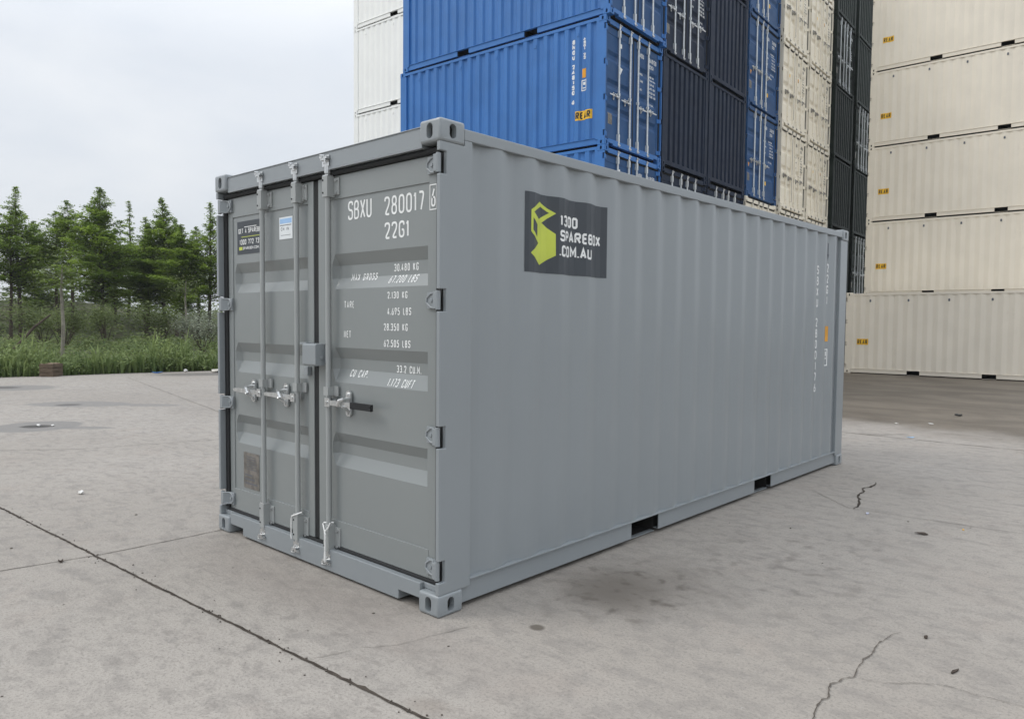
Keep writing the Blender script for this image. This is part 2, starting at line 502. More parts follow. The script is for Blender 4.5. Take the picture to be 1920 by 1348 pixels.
def container_meshes(h=H, fine=False, rods=4, soft=False):
    """every part of a 20 ft box in its own coordinates: door end at y=0, right side at x=0, base at z=0.
    returns rows (name, mesh, material roles, parent row or None, offset)"""
    set_fold(fine, soft)
    rows = []
    def add(name, mesh, roles, parent=None, off=(0,0,0), bevel=0.0, key=None):
        rows.append(dict(name=name, mesh=mesh, roles=roles, parent=parent, off=off, bevel=bevel)); return len(rows)-1
    seg = 3 if fine else 1
    r = .014 if fine else .008
    # corner castings
    for ix, sx in ((0, 1), (1, -1)):
        for iy in (0, 1):
            for iz in (0, 1):
                mb = MB()
                lo = (-.162 if ix == 0 else -W, 0 if iy == 0 else L-.178, 0 if iz == 0 else h-.118)
                hi = (lo[0]+.162, lo[1]+.178, lo[2]+.118)
                hl = [(0, sx, .024, .038, .034), (1, -1 if iy == 0 else 1, .040, .024, .034)]
                if iz: hl.append((2, 1, .045, .06, .02))
                rounded_box(mb, lo, hi, r, hl, seg, 0, 16 if fine else 10)
                add('corner_casting', mb.mesh('corner_casting', True), ['paint', 'pocket'])
    # door posts with hinge cut-outs
    hz = [scaleH(z, h) for z in (.242, .952, 1.665, 2.368)]
    for s in (0, 1):
        poly = [(.006, .118)]
        for z in hz: poly += [(.006, z-.058), (.052, z-.058), (.052, z+.058), (.006, z+.058)]
        poly += [(.006, h-.118), (.1785, h-.118), (.1785, h-.0886), (.236, h-.0886), (.236, .118)]
        mb = MB()
        x = (-.032, -.005) if s == 0 else (-W+.005, -W+.032)
        mb.prism(poly, 0, x[0], x[1])
        add('corner_post', mb.mesh('corner_post'), ['paint'], bevel=.004 if fine else 0)
        mb = MB(); x = (-.10, -.0325) if s == 0 else (-W+.0325, -W+.10)
        mb.box((x[0], .132, .118), (x[1], .21, h-.118)); add('post_channel', mb.mesh('post_channel'), ['dark'])
    for s in (0, 1):
        mb = MB(); x = (-.06, -.006) if s == 0 else (-W+.006, -W+.06)
        mb.box((x[0], L-.215, .118), (x[1], L-.006, h-.118))
        x = (-.16, -.06) if s == 0 else (-W+.06, -W+.16)
        mb.box((x[0], L-.05, .118), (x[1], L-.006, h-.118))
        add('corner_post', mb.mesh('corner_post'), ['paint'], bevel=.004 if fine else 0)
    # side rails with fork pockets
    for s in (0, 1):
        f = (lambda a: a) if s == 0 else (lambda a: -W-a)
        mb = MB()
        for ya, yb in ((.178, 1.849), (2.209, 3.849), (4.209, L-.178)):
            mb.box((f(-.024), ya, .030), (f(-.032), yb, .150))
            mb.box((f(-.0325), ya, .030), (f(-.07), yb, .036))
        for ya, yb in ((1.849, 2.209), (3.849, 4.209)):
            mb.box((f(-.06), ya, .010), (f(-.10), yb, .016))
        mb.box((f(-.006), .150+.086, .1505), (f(-.075), L-.178-.03, .160))
        add('bottom_rail', mb.mesh('bottom_rail'), ['paint'], bevel=.002 if fine else 0)
        mb = MB(); mb.box((f(-.006), .178, h-.088), (f(-.066), L-.178, h-.028))
        add('top_rail', mb.mesh('top_rail'), ['paint'], bevel=.005 if fine else 0)
        pts = [(f(XI), .237)] if side_depth(.237) == XI else [(f(side_depth(.237)), .237)]
        pts += [(f(side_depth(y)), y) for y in side_breaks(.237, L-.215)] + [(f(side_depth(L-.215)), L-.215)]
        w_ = add('side_wall', sheet_mesh(pts, .1602, h-.0882, 'side_wall'), ['paint'])
        # small vents under the top rail
        for yv in () if fine else (.80, 1.90, 3.0, 4.1, 5.30):
            y0 = F0 + PITCH*round((yv-F0-SC-.035)/PITCH) + SC + .01
            mb = MB(); mb.prism([(y0, h-.30), (y0+.05, h-.30), (y0+.05, h-.235), (y0+.04, h-.222), (y0+.01, h-.222), (y0, h-.235)], 0, f(XO+.010), f(XO+.001))
            add('vent', mb.mesh('vent'), ['vent'], w_)
        if s == 0: right_wall = w_
        else: left_wall = w_
    # floor with fork tunnels, roof
    mb = MB()
    mb.box((-W+.17, .104, .022), (-.17, .19, .149))  # added dark block that puts shade behind the sill notches
    for ya, yb in ((.2, 1.846), (2.212, 3.846), (4.212, L-.2)):
        mb.box((-W+.075, ya, .012), (-.075, yb, .149))  # brought low to keep the gap under the rails dark
    mb.box((-W+.076, .2, .1495), (-.076, L-.2, .1600))
    for ya, yb in ((1.849, 2.209), (3.849, 4.209)): mb.box((-W+.101, ya, .010), (-.101, yb, .016))
    add('underfloor', mb.mesh('underfloor'), ['under'])
    mb = MB(); mb.box((-W+.0665, .1, h-.045), (-.0665, L-.1, h-.030)); add('roof', mb.mesh('roof'), ['paint'])
    # front end
    mb = MB(); mb.box((-W+.162, L-.095, h-.110), (-.162, L-.008, h-(.028 if fine else .050)))
    add('end_rail', mb.mesh('end_rail'), ['paint'])
    mb = MB(); mb.box((-W+.162, L-.095, .03 if fine else .052), (-.162, L-.010, .150))
    add('end_rail', mb.mesh('end_rail'), ['paint'])
    px = []; x = -.161; k = 0
    prof = [(0, -.022), (.072, -.022), (.140, -.062), (.188, -.062)] if fine else [(0, -.022), (.135, -.022), (.158, -.088), (.232, -.088)]
    while x > -W+.161:
        for d, y in prof:
            if x-d > -W+.161: px.append((x-d, L+y))
        x -= .256
    px.append((-W+.161, L-.022))
    add('front_wall', sheet_mesh(px, .1502, h-.1102, 'front_wall'), ['paint'])
    # door end: header, sill, gasket
    mb = MB(); mb.box((-W+.162, .018, h-.134), (-.162, .10, h-(.022 if fine else .038))); 
    if fine: mb.box((-W+.162, .012, h-.0285), (-.162, .0178, h-.0225))
    add('door_header', mb.mesh('door_header'), ['paint'], bevel=.003 if fine else 0)
    n0, n1 = .225, .345
    mb = MB()
    mb.prism([(-W+.162, .150), (-.162, .150), (-.162, .068), (-n0+.0, .068), (-n1, .068), (-n1, .016 if fine else .034), (-W+n1, .016 if fine else .034), (-W+n1, .068), (-W+.162, .068)], 1, .012, .10)
    mb.box((-.1615, .040, .1185), (-.033, .10, .1495)); mb.box((-W+.1615, .040, .1185), (-W+.033, .10, .1495))
    add('door_sill', mb.mesh('door_sill'), ['paint'], bevel=.004 if fine else 0)
    mb = MB(); mb.box((-W+.051, .1135, .1502), (-.051, .13, h-.1345))
    mb.tube([(-W+.06, .052, h-.150), (-.055, .052, h-.150)], .017, 8)
    mb.tube([(-W+.06, .056, .158), (-.055, .056, .158)], .010, 8)
    mb.box((-1.2465, .066, .17), (-1.1935, .10, h-.168))
    for a in (-W+.0325, -.0795): mb.box((a, .048, .17), (a+.047, .075, h-.168))
    add('door_gasket', mb.mesh('door_gasket', True), ['gasket'])
    # leaves
    leafs = []
    for nm, x0, x1, g0, g1 in (('door', -1.193, -.080, -1.052, -.166), ('door', -W+.080, -1.247, -2.275, -1.325)):
        me, gs, base = leaf_mesh(x0, x1, g0, g1, h, 'door')
        leafs.append(add(nm, me, ['door'], bevel=.0025 if fine else 0))
    rd, ld = leafs
    # hinges
    for s in (0, 1):
        for z in hz:
            f = (lambda a: a) if s == 0 else (lambda a: -W-a)
            mb = MB()
            mb.tube([(f(-.034), .020, z-.050), (f(-.034), .020, z+.050)], .0135, 10)
            mb.prism([(f(-.034), .006), (f(-.062), .008), (f(-.088), YD-.014), (f(-.150), YD-.014), (f(-.150), YD-.001), (f(-.080), YD-.001), (f(-.055), .030), (f(-.034), .034)], 2, z-.044, z+.044)
            if fine:
                e0 = YD-.016
                for sz in (-1, 1): mb.tube([(f(-.060), .012, z+sz*.040), (f(-.088), e0, z+sz*.040), (f(-.118), e0, z+sz*.036), (f(-.150), e0, z+sz*.012)], .0062, 6)
                mb.tube([(f(-.150), e0, z-.014), (f(-.150), e0, z+.014)], .0062, 6)
                mb.tube([(f(-.112), e0+.004, z), (f(-.112), e0-.006, z)], .011, 8)
            add('hinge', mb.mesh('hinge', True), ['paint'], rd if s == 0 else ld, bevel=.002 if fine else 0)
    # locking bars
    RX = [(-1.037, rd, 1), (-1.388, ld, -1), (-1.815, ld, -1)]
    if rods == 4: RX = [(-.62, rd, 1), (-1.06, rd, 1), (-1.40, ld, -1), (-1.86, ld, -1)]
    RY = .026
    for bi, (x, par, sg) in enumerate(RX):
        mb = MB()
        mb.tube([(x, RY, .090), (x, RY, h-.082)], .0165 if fine else .02, 14 if fine else 8, 0)
        for zc, hh in ((scaleH(2.36, h), .062), (.215, .080)):
            if not fine: hh *= 1.1
            mb.box((x-.027, .004, zc-hh), (x+.027, YD-.001, zc+hh), 0)
            mb.box((x+.0275, YD-.009, zc-hh+.012), (x+.078, YD-.0012, zc+hh-.012), 0)
            mb.box((x-.029, .009, zc+hh+.0004), (x+.029, .045, zc+hh+.007), 1)
            if fine:
                for dz in (-hh*.6, hh*.6):
                    mb.tube([(x+.055, YD-.010, zc+dz), (x+.055, YD-.020, zc+dz)], .010, 6, 1)
                    mb.tube([(x-.018, .0045, zc+dz), (x-.018, .001, zc+dz)], .006, 6, 2)
        zc = scaleH(1.125, h)
        mb.box((x-.024, .006, zc-.026), (x+.024, YD-.0011, zc+.026), 0); mb.box((x+.0245, YD-.012, zc-.030), (x+.066, YD-.0012, zc+.030), 0)
        # cams and keepers at header and sill
        for zc, up in ((h-.082, 1), (.088, -1)):
            mb.tube([(x, RY, zc-up*.07), (x, RY, zc-up*.012)], .021, 10, 1)
            mb.tube([(x, RY, zc-up*.012), (x, RY, zc+up*.004)], .026, 10, 1)
            mb.box((x-.034, -.004, zc+up*.005), (x+.008, .034, zc+up*.019), 1)
            mb.box((x-.040, -.006, zc+up*.0195), (x-.016, .010, zc+up*.031), 1)
            mb.box((x+.006, -.010, zc+up*.010), (x+.040, .0116, zc+up*.024), 1)
            mb.box((x-.036, .0105, zc-up*.03), (x+.036, .0117, zc+up*.036), 1)
            mb.tube([(x+.024, -.012, zc+up*.002), (x+.024, .011, zc+up*.002)], .008, 6, 1)
            mb.tube([(x-.030, -.010, zc+up*.036), (x-.012, .011, zc+up*.036)], .006, 6, 1)
        bar = add('locking_bar', mb.mesh('locking_bar', True), ['rod', 'zinc', 'gasket'], par)
        # handle with its hub and catch (a sub-part beside the bar)
        if fine or True:
            mb = MB(); z = scaleH(1.058, h); s = sg
            if rods == 4: z += (0, -.03, -.03, 0)[bi]
            ln = (.44 if fine and sg == 1 else .375)
            mb.box((x-s*.004, .000, z-.026), (x+s*.045, .0085, z+.026), 0); mb.box((x-s*.0, .0435, z-.022), (x+s*.045, .052, z+.022), 0)
            mb.box((x+s*.046, .002, z-.015), (x+s*.26, .013, z+.015), 0)
            mb.tube([(x+s*.02, -.006, z), (x+s*.02, .058, z)], .009, 8, 0)
            q = x+s*.175
            mb.prism([(q-.024, z-.060), (q-.012, z-.075), (q+.012, z-.075), (q+.024, z-.060), (q+.024, z+.062), (q+.012, z+.078), (q-.012, z+.078), (q-.024, z+.062)], 1, .046, YD-.001, 0)
            mb.tube([(q, .046, z+.055), (q, .036, z+.055)], .010, 8, 0); mb.tube([(q, .046, z-.055), (q, .036, z-.055)], .010, 8, 0)
            mb.tube([(q-s*.028, -.012, z-.010), (q-s*.008, -.014, z+.022), (q+s*.016, -.002, z+.030), (q+s*.02, .046, z+.034)], .0105, 8, 0)
            mb.tube([(q+s*.010, -.004, z-.010), (q+s*.014, .02, z-.026), (q+s*.004, .046, z-.045)], .009, 8, 0)
            if fine and sg == 1:
                mb.box((x+s*.262, -.004, z-.0185), (x+s*.455, .019, z+.0185), 1)
                mb.tube([(x+s*.45, .0005, z+.010), (x+s*.464, .0005, z+.010)], .010, 8, 1); mb.tube([(x+s*.45, .0005, z-.010), (x+s*.464, .0005, z-.010)], .010, 8, 1)
            else:
                mb.prism([(x+s*.262, z-.015), (x+s*.262, z+.015), (x+s*ln, z+.010), (x+s*(ln+.012), z+.003), (x+s*ln, z-.012)], 1, .004, .012, 0)
            add('handle', mb.mesh('handle', True), ['zinc', 'gasket'], par)
    return rows, dict(right_wall=right_wall, left_wall=left_wall, right_door=rd, left_door=ld, gs=gs, base=base)

def instantiate(rows, root, pal, bevels=True):
    objs = []
    for r_ in rows:
        mats = [pal.get(x) or pal['paint'] for x in r_['roles']]
        o = obj(r_['name'], r_['mesh'], mats, objs[r_['parent']] if r_['parent'] is not None else root, r_['bevel'])
        objs.append(o)
    return objs
def palette(p, rod=None, zinc=None, **k):
    d = dict(paint=p, door=p, rod=rod or p, zinc=zinc or ZINC, gasket=BLACK, dark=p, under=UNDER, pocket=UNDER, vent=p)  # casting pocket backs are near black, painting in the shade inside the holes
    d.update(k); return d

# ------------------------------------------------------------------ the grey container
rows, ix = container_meshes(H, True, 3)
main = empty('shipping_container')
XI = XI_NEAR
tag(main, 'grey shipping container alone on the concrete with a charcoal and lime sign', 'shipping container')
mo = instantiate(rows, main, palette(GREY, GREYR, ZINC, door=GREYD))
RW, RD, LD = mo[ix['right_wall']], mo[ix['right_door']], mo[ix['left_door']]
GS, BASE = ix['gs'], ix['base']
dbreaks = [v for g in GS for v in g]
def on_door(u, v, lift): return (u, door_y(v, GS, BASE)-.0015-lift, v)
def on_frame(u, v, lift): return (u, YD-.0022-lift, v)
# lettering on the right leaf; x, z are the leaf's own coordinates
q = []
q += text('SBXU', .112, .050, .010, .0125, -.885, 2.150)
q += text('280017', .106, .050, .0135, .0125, -.538, 2.146)
q += text('22G1', .094, .050, .013, .0125, -.536, 2.014)
q += text('30.480 KG', .043, .0195, .0070, .0066, -.494, 1.834)
q += text('MAX GROSS', .042, .0200, .0090, .0060, -.894, 1.792)
q += text('67.200 LBS', .044, .0195, .0082, .0060, -.523, 1.768, slant=.18)
q += text('2.130 KG', .040, .0195, .0070, .0066, -.510, 1.680)
q += text('TARE', .042, .0200, .0075, .0060, -.926, 1.630)
q += text('4.695 LBS', .042, .0195, .0070, .0066, -.510, 1.588)
q += text('28.350 KG', .042, .0195, .0070, .0066, -.543, 1.500)
q += text('NET', .042, .0200, .0075, .0060, -.930, 1.453)
q += text('62.505 LBS', .042, .0195, .0070, .0066, -.543, 1.408)
q += text('33.2 CU.M.', .042, .0195, .0070, .0066, -.470, 1.264)
q += text('CU CAP.', .044, .0200, .0090, .0060, -.900, 1.218, slant=.12)
q += text('1.173 CUFT', .046, .0195, .0080, .0060, -.522, 1.185, slant=.18)
o = obj('lettering', decal('lettering', q, on_door, dbreaks, 1), [INK], RD)
q = text('6', .098, .036, .01, .0110, -.133, 2.155) + box_outline(-.142, 2.142, -.090, 2.270, .006)
o = obj('check_digit', decal('check_digit', q, on_frame), [INK], RD)
# left leaf: stickers and data plate
def pad(name, x0, x1, z0, z1, mat, parent, y=None, th=.003):
    mb = MB(); y = BASE if y is None else y
    mb.box((x0, y-th, z0), (x1, y-.0003, z1))
    return obj(name, mb.mesh(name), [mat], parent)
st = pad('sticker', -2.232, -1.858, 2.020, 2.250, CHAR, LD)
st['label'] = 'charcoal sticker with white telephone lettering'
def on_st(u, v, lift): return (u, BASE-.0034-lift, v)
q = text('GET A SPAREBOX', .034, .0195, .0060, .0060, -2.213, 2.165, rnd=.12, seg=1) + text('1300 772 732', .036, .021, .0060, .0062, -2.196, 2.086, rnd=.12, seg=1) + text('SPAREBOX.COM.AU', .020, .0145, .0050, .0042, -2.150, 2.050, rnd=.12, seg=1)
q += rect(-2.130, 2.206, -1.96, 2.211)
obj('lettering', decal('lettering', q, on_st), [INK], st)
obj('lime_line', decal('lime_line', rect(-2.17, 2.138, -1.92, 2.142)+rect(-2.205, 2.048, -2.158, 2.071), on_st), [LIME], st)
st = pad('sticker', -1.660, -1.498, 2.088, 2.232, PAPER, LD)
st['label'] = 'white sticker with a pale blue band'
obj('blue_band', decal('blue_band', rect(-1.652, 2.190, -1.506, 2.222), on_st), [SKYB], st)
obj('lettering', decal('lettering', rect(-1.65, 2.176, -1.51, 2.181)+text('CN IN', .022, .018, .007, .004, -1.640, 2.144)+rect(-1.64, 2.112, -1.52, 2.115), on_st), [INKG], st)
st = pad('data_plate', -2.168, -1.952, .350, .606, PLATE, LD)
q = []
rnd = random.Random(5)
for k in range(6): q += rect(-2.13, .575-.018*k, -2.13+rnd.uniform(.09, .15), .580-.018*k)
for k in range(3): q += rect(-2.15, .44-.03*k, -2.15+rnd.uniform(.1, .18), .45-.03*k)
obj('lettering', decal('lettering', q, on_st), [INKG], st)
# lock box and small lugs at the meeting edge
mb = MB()
P = [(-.030, 1.284), (-.030, 1.404), (-.018, 1.412), (.0585, 1.412), (.0585, 1.276), (-.020, 1.276)]
mb.prism(P, 0, -1.238, -1.092); mb.box((-1.0915, .036, 1.29), (-1.075, .0588, 1.40)); mb.tube([(-1.090, .012, 1.325), (-1.084, .012, 1.325)], .012, 8)
obj('lock_box', mb.mesh('lock_box'), [GREY], RD, .004)
mb = MB(); mb.box((-1.335, .010, 1.402), (-1.262, .0588, 1.416)); mb.box((-1.335, .030, 1.29), (-1.325, .0588, 1.4015)); mb.box((-1.31, .028, 1.205), (-1.272, .0588, 1.262))
obj('lock_box_lug', mb.mesh('lock_box_lug'), [GREY], LD, .003)
# white seal ties on two bars
mb = MB()
mb.tube([(-1.037+.025, .044, .312), (-1.037-.02, .002, .312), (-1.037-.033, .004, .302), (-1.030, -.010, .262), (-1.018, -.012, .235), (-1.022, -.013, .16), (-1.027, -.016, .085)], .0042, 6)
mb.tube([(-1.030, -.010, .262), (-1.004, -.002, .290), (-1.000, .010, .318)], .0042, 6)
mb.tube([(-1.018, -.014, .25), (-1.019, -.015, .075)], .0055, 6)
obj('seal_tie', mb.mesh('seal_tie', True), [TIE], RD)
mb = MB()
mb.tube([(-1.388+.04, .03, .318), (-1.388+.01, -.002, .302), (-1.388-.035, .000, .285), (-1.424, -.002, .26), (-1.428, -.002, .15), (-1.426, .0, .135)], .0045, 6)
obj('seal_tie', mb.mesh('seal_tie', True), [TIE], LD)

# sign film and marks on the right side wall, following its folds
def on_side(u, v, lift): return (side_depth(u)+.0022+lift, u, v)
def on_side2(u, v, lift): return (side_depth(u)+.0034+lift, u, v)
sbr = side_breaks(.2, 6)
obj_sign = obj('sign', decal('sign', rect(.674, 1.849, 1.494, 2.311), on_side, sbr), [CHAR], RW)
obj_sign['label'] = 'charcoal advertising film with lime emblem and white lettering'
outer = [(.817,2.267),(.955,2.211),(.842,2.146),(.954,2.088),(.956,1.959),(.820,1.894),(.718,1.960),(.801,2.021),(.719,2.084),(.720,2.209)]
hole1 = [(.827,2.239),(.908,2.210),(.807,2.163),(.744,2.199)]
hole2 = [(.739,2.164),(.789,2.130),(.786,2.056),(.738,2.094)]
loops = [[Vector((a, b, 0)) for a, b in lp] for lp in (outer, hole1, hole2)]
flat = [v for lp in loops for v in lp]
tri = [(0, [(flat[i].x, flat[i].y) for i in t]) for t in tessellate_polygon(loops)]
obj('emblem', decal('emblem', tri, on_side2, sbr), [LIME], obj_sign)
# lettering is laid on the film by its unfolded length
_tab = [(.2, 0.0)]
for yb in sbr + [6.0]:
    y0, s0 = _tab[-1]
    _tab.append((yb, s0 + math.hypot(yb-y0, side_depth(yb-1e-7)-side_depth(y0+1e-7))))
def s_of(y):
    for (ya, sa), (yb, sb) in zip(_tab, _tab[1:]):
        if y <= yb: return sa + (sb-sa)*(y-ya)/(yb-ya)
def y_of(s):
    for (ya, sa), (yb, sb) in zip(_tab, _tab[1:]):
        if s <= sb: return ya + (yb-ya)*(s-sa)/(sb-sa)
def on_film(u, v, lift):
    y = y_of(u); return (side_depth(y)+.0034+lift, y, v)
films = [s for _, s in _tab]
q = text('1300', .069, .0500, .0092, .0148, s_of(.987), 2.141, rnd=.14, seg=1) + text('SPAREBOX', .069, .0505, .0092, .0148, s_of(.990), 2.049, rnd=.14, seg=1) + text('.COM.AU', .069, .0505, .0092, .0148, s_of(.986), 1.957, rnd=.14, seg=1)
obj('lettering', decal('lettering', q, on_film, films), [INK], obj_sign)



qq = text('SBXU 2800176', .092, .056, 0, .0165, 5.247, 2.075, vertical=.1130) + text('22G1', .092, .056, 0, .0165, 5.524, 2.110, vertical=.1140)
obj('lettering', decal('lettering', qq + box_outline(5.522, 1.122, 5.592, 1.292, .012) + rect(5.540, 1.222, 5.574, 1.270) + rect(5.540, 1.190, 5.574, 1.204), on_side, sbr), [INK], RW)
obj('arrow_mark', decal('arrow_mark', rect(5.543, 2.29, 5.563, 2.42)+[(0, [(5.526, 2.30), (5.58, 2.30), (5.553, 2.235)])], on_side, sbr), [INKG], RW)
am = obj('sticker', decal('sticker', rect(5.524, 1.378, 5.598, 1.540), on_side, sbr), [AMBER], RW)
am['label'] = 'small amber sticker'

# ------------------------------------------------------------------ container yard: the stacks behind
BT = 1.63546                                   # direction of the block of stacks
BU = Vector((math.cos(BT), math.sin(BT), 0)); BV = Vector((-math.sin(BT), math.cos(BT), 0))
B0 = Vector((-6.1199, 9.9741, 0))
ROWSH, IH = container_meshes(2.896, False, 4, True)
ROWSC, IC = container_meshes(H, False, 4, True)
ROWS4, I4 = container_meshes(H, False, 4)   # (also sets the fold of the yard's boxes for the marks below)
ROWS3, I3 = container_meshes(H, False, 3)
pal_blue = palette(BLUE, GALV, ZINC, door=DBLUE)  # doors are the same blue, with the end's shade painted in
pal_deep = palette(DBLUE, GALV, ZINC)
pal_navy = palette(NAVY, GALV, ZINC)
pal_beige = palette(BEIGE, BEIGE, plain('steel_with_shadow', (.30,.29,.27), .5, .3), vent=CREAM)  # handle steel darkened to take in the shadows around the handles
pal_cream = palette(CREAM, CREAM, CREAM, vent=INKG)
pal_green = palette(GREEN, GALV, ZINC)
pal_white = palette(WHITE, WHITE, WHITE)

# marks shared by the yard's boxes
def bside_mesh(name, quads, lift=.004): return decal(name, quads, lambda u, v, l: (-W-side_depth(u)-lift-l, u, v), side_breaks(.2, 6), 0)
def rside_mesh(name, quads, lift=.004): return decal(name, quads, lambda u, v, l: (side_depth(u)+lift+l, u, v), side_breaks(.2, 6), 0)
def bdoor_mesh(name, quads, lift=.003): return decal(name, quads, lambda u, v, l: (u, door_y(v, GS, BASE)-lift-l, v), dbreaks, 1)
_fl = lambda qs: [(li, [(.0-a, b) for a, b in q]) for li, q in qs]
def mirrored(qs, c): return [(li, [(2*c-a, b) for a, b in q]) for li, q in qs]
# the left side is seen with +y running to the left, so lettering is mirrored in y
mk_num = bside_mesh('lettering', mirrored(text('BNOU 248150 6', .095, .080, 0, .030, .768, 2.165, vertical=.106), .81) + mirrored(text('45G1 22', .060, .064, 0, .020, .510, 2.20, vertical=.066), .543))
mk_amb = bside_mesh('sticker', rect(.485, 1.440, .595, 1.625))
mk_box = bside_mesh('panel_mark', box_outline(.480, 1.180, .600, 1.385, .02) + rect(.51, 1.29, .57, 1.35) + rect(.50, 1.22, .58, 1.24))
mk_rearb = bside_mesh('rear_sign', rect(.335, .575, .735, .765), .0045)
mk_rearbt = bside_mesh('lettering', mirrored(text('REAR', .150, .082, .014, .030, .345, .595, rnd=.2, seg=2), .535), .0075)
set_fold(False, True)
mk_rearc = rside_mesh('rear_sign', rect(.36, .925, .71, 1.115), .0045)
mk_rearct = rside_mesh('lettering', text('REAR', .130, .060, .020, .021, .385, .955, rnd=.2, seg=2), .0075)
set_fold(False)
q4 = text('BNOU', .10, .05, .012, .016, -1.00, 2.15)+text('248150', .10, .05, .012, .016, -.53, 2.15)+text('22G1', .085, .05, .012, .016, -.53, 2.02)
for k, (a, b) in enumerate((('30.480 KG', 1.84), ('67.200 LBS', 1.76), ('2.130 KG', 1.66), ('4.695 LBS', 1.57), ('28.350 KG', 1.48), ('62.505 LBS', 1.40))):
    q4 += text(a, .05, .026, .010, .012, -.53, b)
q4 += text('GROSS', .05, .026, .01, .012, -.92, 1.80)+text('TARE', .05, .026, .01, .012, -.92, 1.63)+text('NET', .05, .026, .01, .012, -.92, 1.45)+text('33.2 CU.M.', .05, .026, .01, .012, -.52, 1.23)
mk_door = bdoor_mesh('lettering', q4)
mk_tri = bdoor_mesh('triangle_mark', [(0, [(-1.85, 1.74), (-1.66, 1.70), (-1.75, 1.56)])])
mk_lplate = bdoor_mesh('data_plate', rect(-2.345+.12, .47, -2.06, .70))
mk_sq = bdoor_mesh('sticker', rect(-1.78, 2.11, -1.70, 2.20))
mk_yel = bdoor_mesh('sticker', [(0, [(-2.20, .98), (-2.08, .98), (-2.14, .86)])])
mk_ydot = bdoor_mesh('sticker', rect(-.86, .52, -.76, .63))
mk_yb1 = bdoor_mesh('sticker', rect(-1.73, 1.60, -1.62, 1.70))
mk_yb2 = bdoor_mesh('sticker', rect(-.92, 1.62, -.80, 1.74))

def box20(rows_ix, pal, label, group, origin, rz, marks=()):
    rws, ix_ = rows_ix
    e = empty('shipping_container', origin, rz)
    tag(e, label, 'shipping container', group)
    os_ = instantiate(rws, e, pal)
    for mesh, mat, key, *sub in marks:
        o = obj(mesh.name.split('.')[0], mesh, [mat], os_[ix_[key]])
        for m2, mt2 in sub: obj('lettering', m2, [mt2], o)
    return e
def at_end(a0, b0, z):                         # door end towards the alley
    p = B0 + BU*(a0+W) + BV*b0; return (p.x, p.y, z)
def at_front(a0, b0, z):                       # closed end towards the alley
    p = B0 + BU*a0 + BV*(b0+L); return (p.x, p.y, z)
D4 = ((mk_door, INK, 'right_door'), (mk_lplate, PLATE, 'left_door'))
D4B = ((mk_door, INKB, 'right_door'),)
BLUEM = ((mk_num, INK, 'left_wall'), (mk_amb, AMBER, 'left_wall'), (mk_box, INK, 'left_wall'), (mk_rearb, YEL, 'left_wall', (mk_rearbt, INKB)), (mk_door, INK, 'right_door'), (mk_tri, INK, 'left_door'), (mk_sq, INK, 'left_door'), (mk_lplate, PLATE, 'left_door'))
LV = [k*H for k in range(7)]
HID = 'ground level container hidden behind the boxes in front of it'
# corner stack, bright blue, long side towards the camera
G = 'bright blue containers in the corner stack'
for k, lab in enumerate(('bright blue container at the foot of the corner stack, hidden by the grey container',
                         'bright blue container just showing above the roof of the grey container',
                         'bright blue container with its whole ribbed side and yellow REAR sign in view',
                         'topmost bright blue container in view, cut off by the top of the photo')):
    sh = (0, 0, 0, -.09)[k]
    box20((ROWS4, I4), pal_blue, lab, G, at_end(0, sh, LV[k]), BT, BLUEM)
# navy stacks
G = 'navy containers beside the bright blue stack'
c1, c2, c3, c4, c5, c6, c7 = 2.485, 4.985, 7.545, 10.31, 12.90, 15.85, 18.72
for k, (kind, lab) in enumerate((('f', 'navy container at ground level next to the bright blue stack'),
                                 ('d', 'low navy container whose door bars rise beside the bright blue stack'),
                                 ('f', 'navy container with plain ribbed end between two navy door ends'),
                                 ('d', 'topmost navy container with door bars beside the bright blue stack'))):
    if kind == 'd': box20((ROWS4, I4), pal_navy, lab, G, at_end(c1, 0, LV[k]), BT, D4)
    else: box20((ROWS4, I4), pal_navy, lab, G, at_front(c1, 0, LV[k]), BT+PI)
for k, (kind, lab) in enumerate((('f', 'navy container at ground level next to the deep blue stack'),
                                 ('d', 'low navy container with door bars beside the deep blue stack'),
                                 ('f', 'lower ribbed navy end left of the deep blue doors'),
                                 ('f', 'upper ribbed navy end left of the deep blue doors'),
                                 ('d', 'navy container at the top edge left of the deep blue stack'))):
    if kind == 'd': box20((ROWS4, I4), pal_navy, lab, G, at_end(c2, 0, LV[k]), BT, D4)
    else: box20((ROWS4, I4), pal_navy, lab, G, at_front(c2, 0, LV[k]), BT+PI)
G = 'deep blue containers between the navy and the beige stacks'
D3 = ((mk_door, INK, 'right_door'), (mk_lplate, PLATE, 'left_door'), (mk_yel, AMBER, 'left_door'), (mk_ydot, YEL, 'right_door'))
box20((ROWS4, I4), pal_beige, 'beige container at ground level under the deep blue stack', 'beige containers with doors to the alley', at_end(c3, 0, LV[0]), BT)
box20((ROWS4, I4), pal_beige, 'beige container under the deep blue boxes, only its top in view', 'beige containers with doors to the alley', at_end(c3, 0, LV[1]), BT)
for k, lab in ((2, 'lowest deep blue door end, resting on a beige container'), (3, 'middle deep blue door end between two more deep blue ones'), (4, 'topmost deep blue door end, cut off by the top of the photo')):
    box20((ROWS3, I3), pal_deep, lab, G, at_end(c3, 0, LV[k]), BT, D3)
G = 'beige containers with doors to the alley'
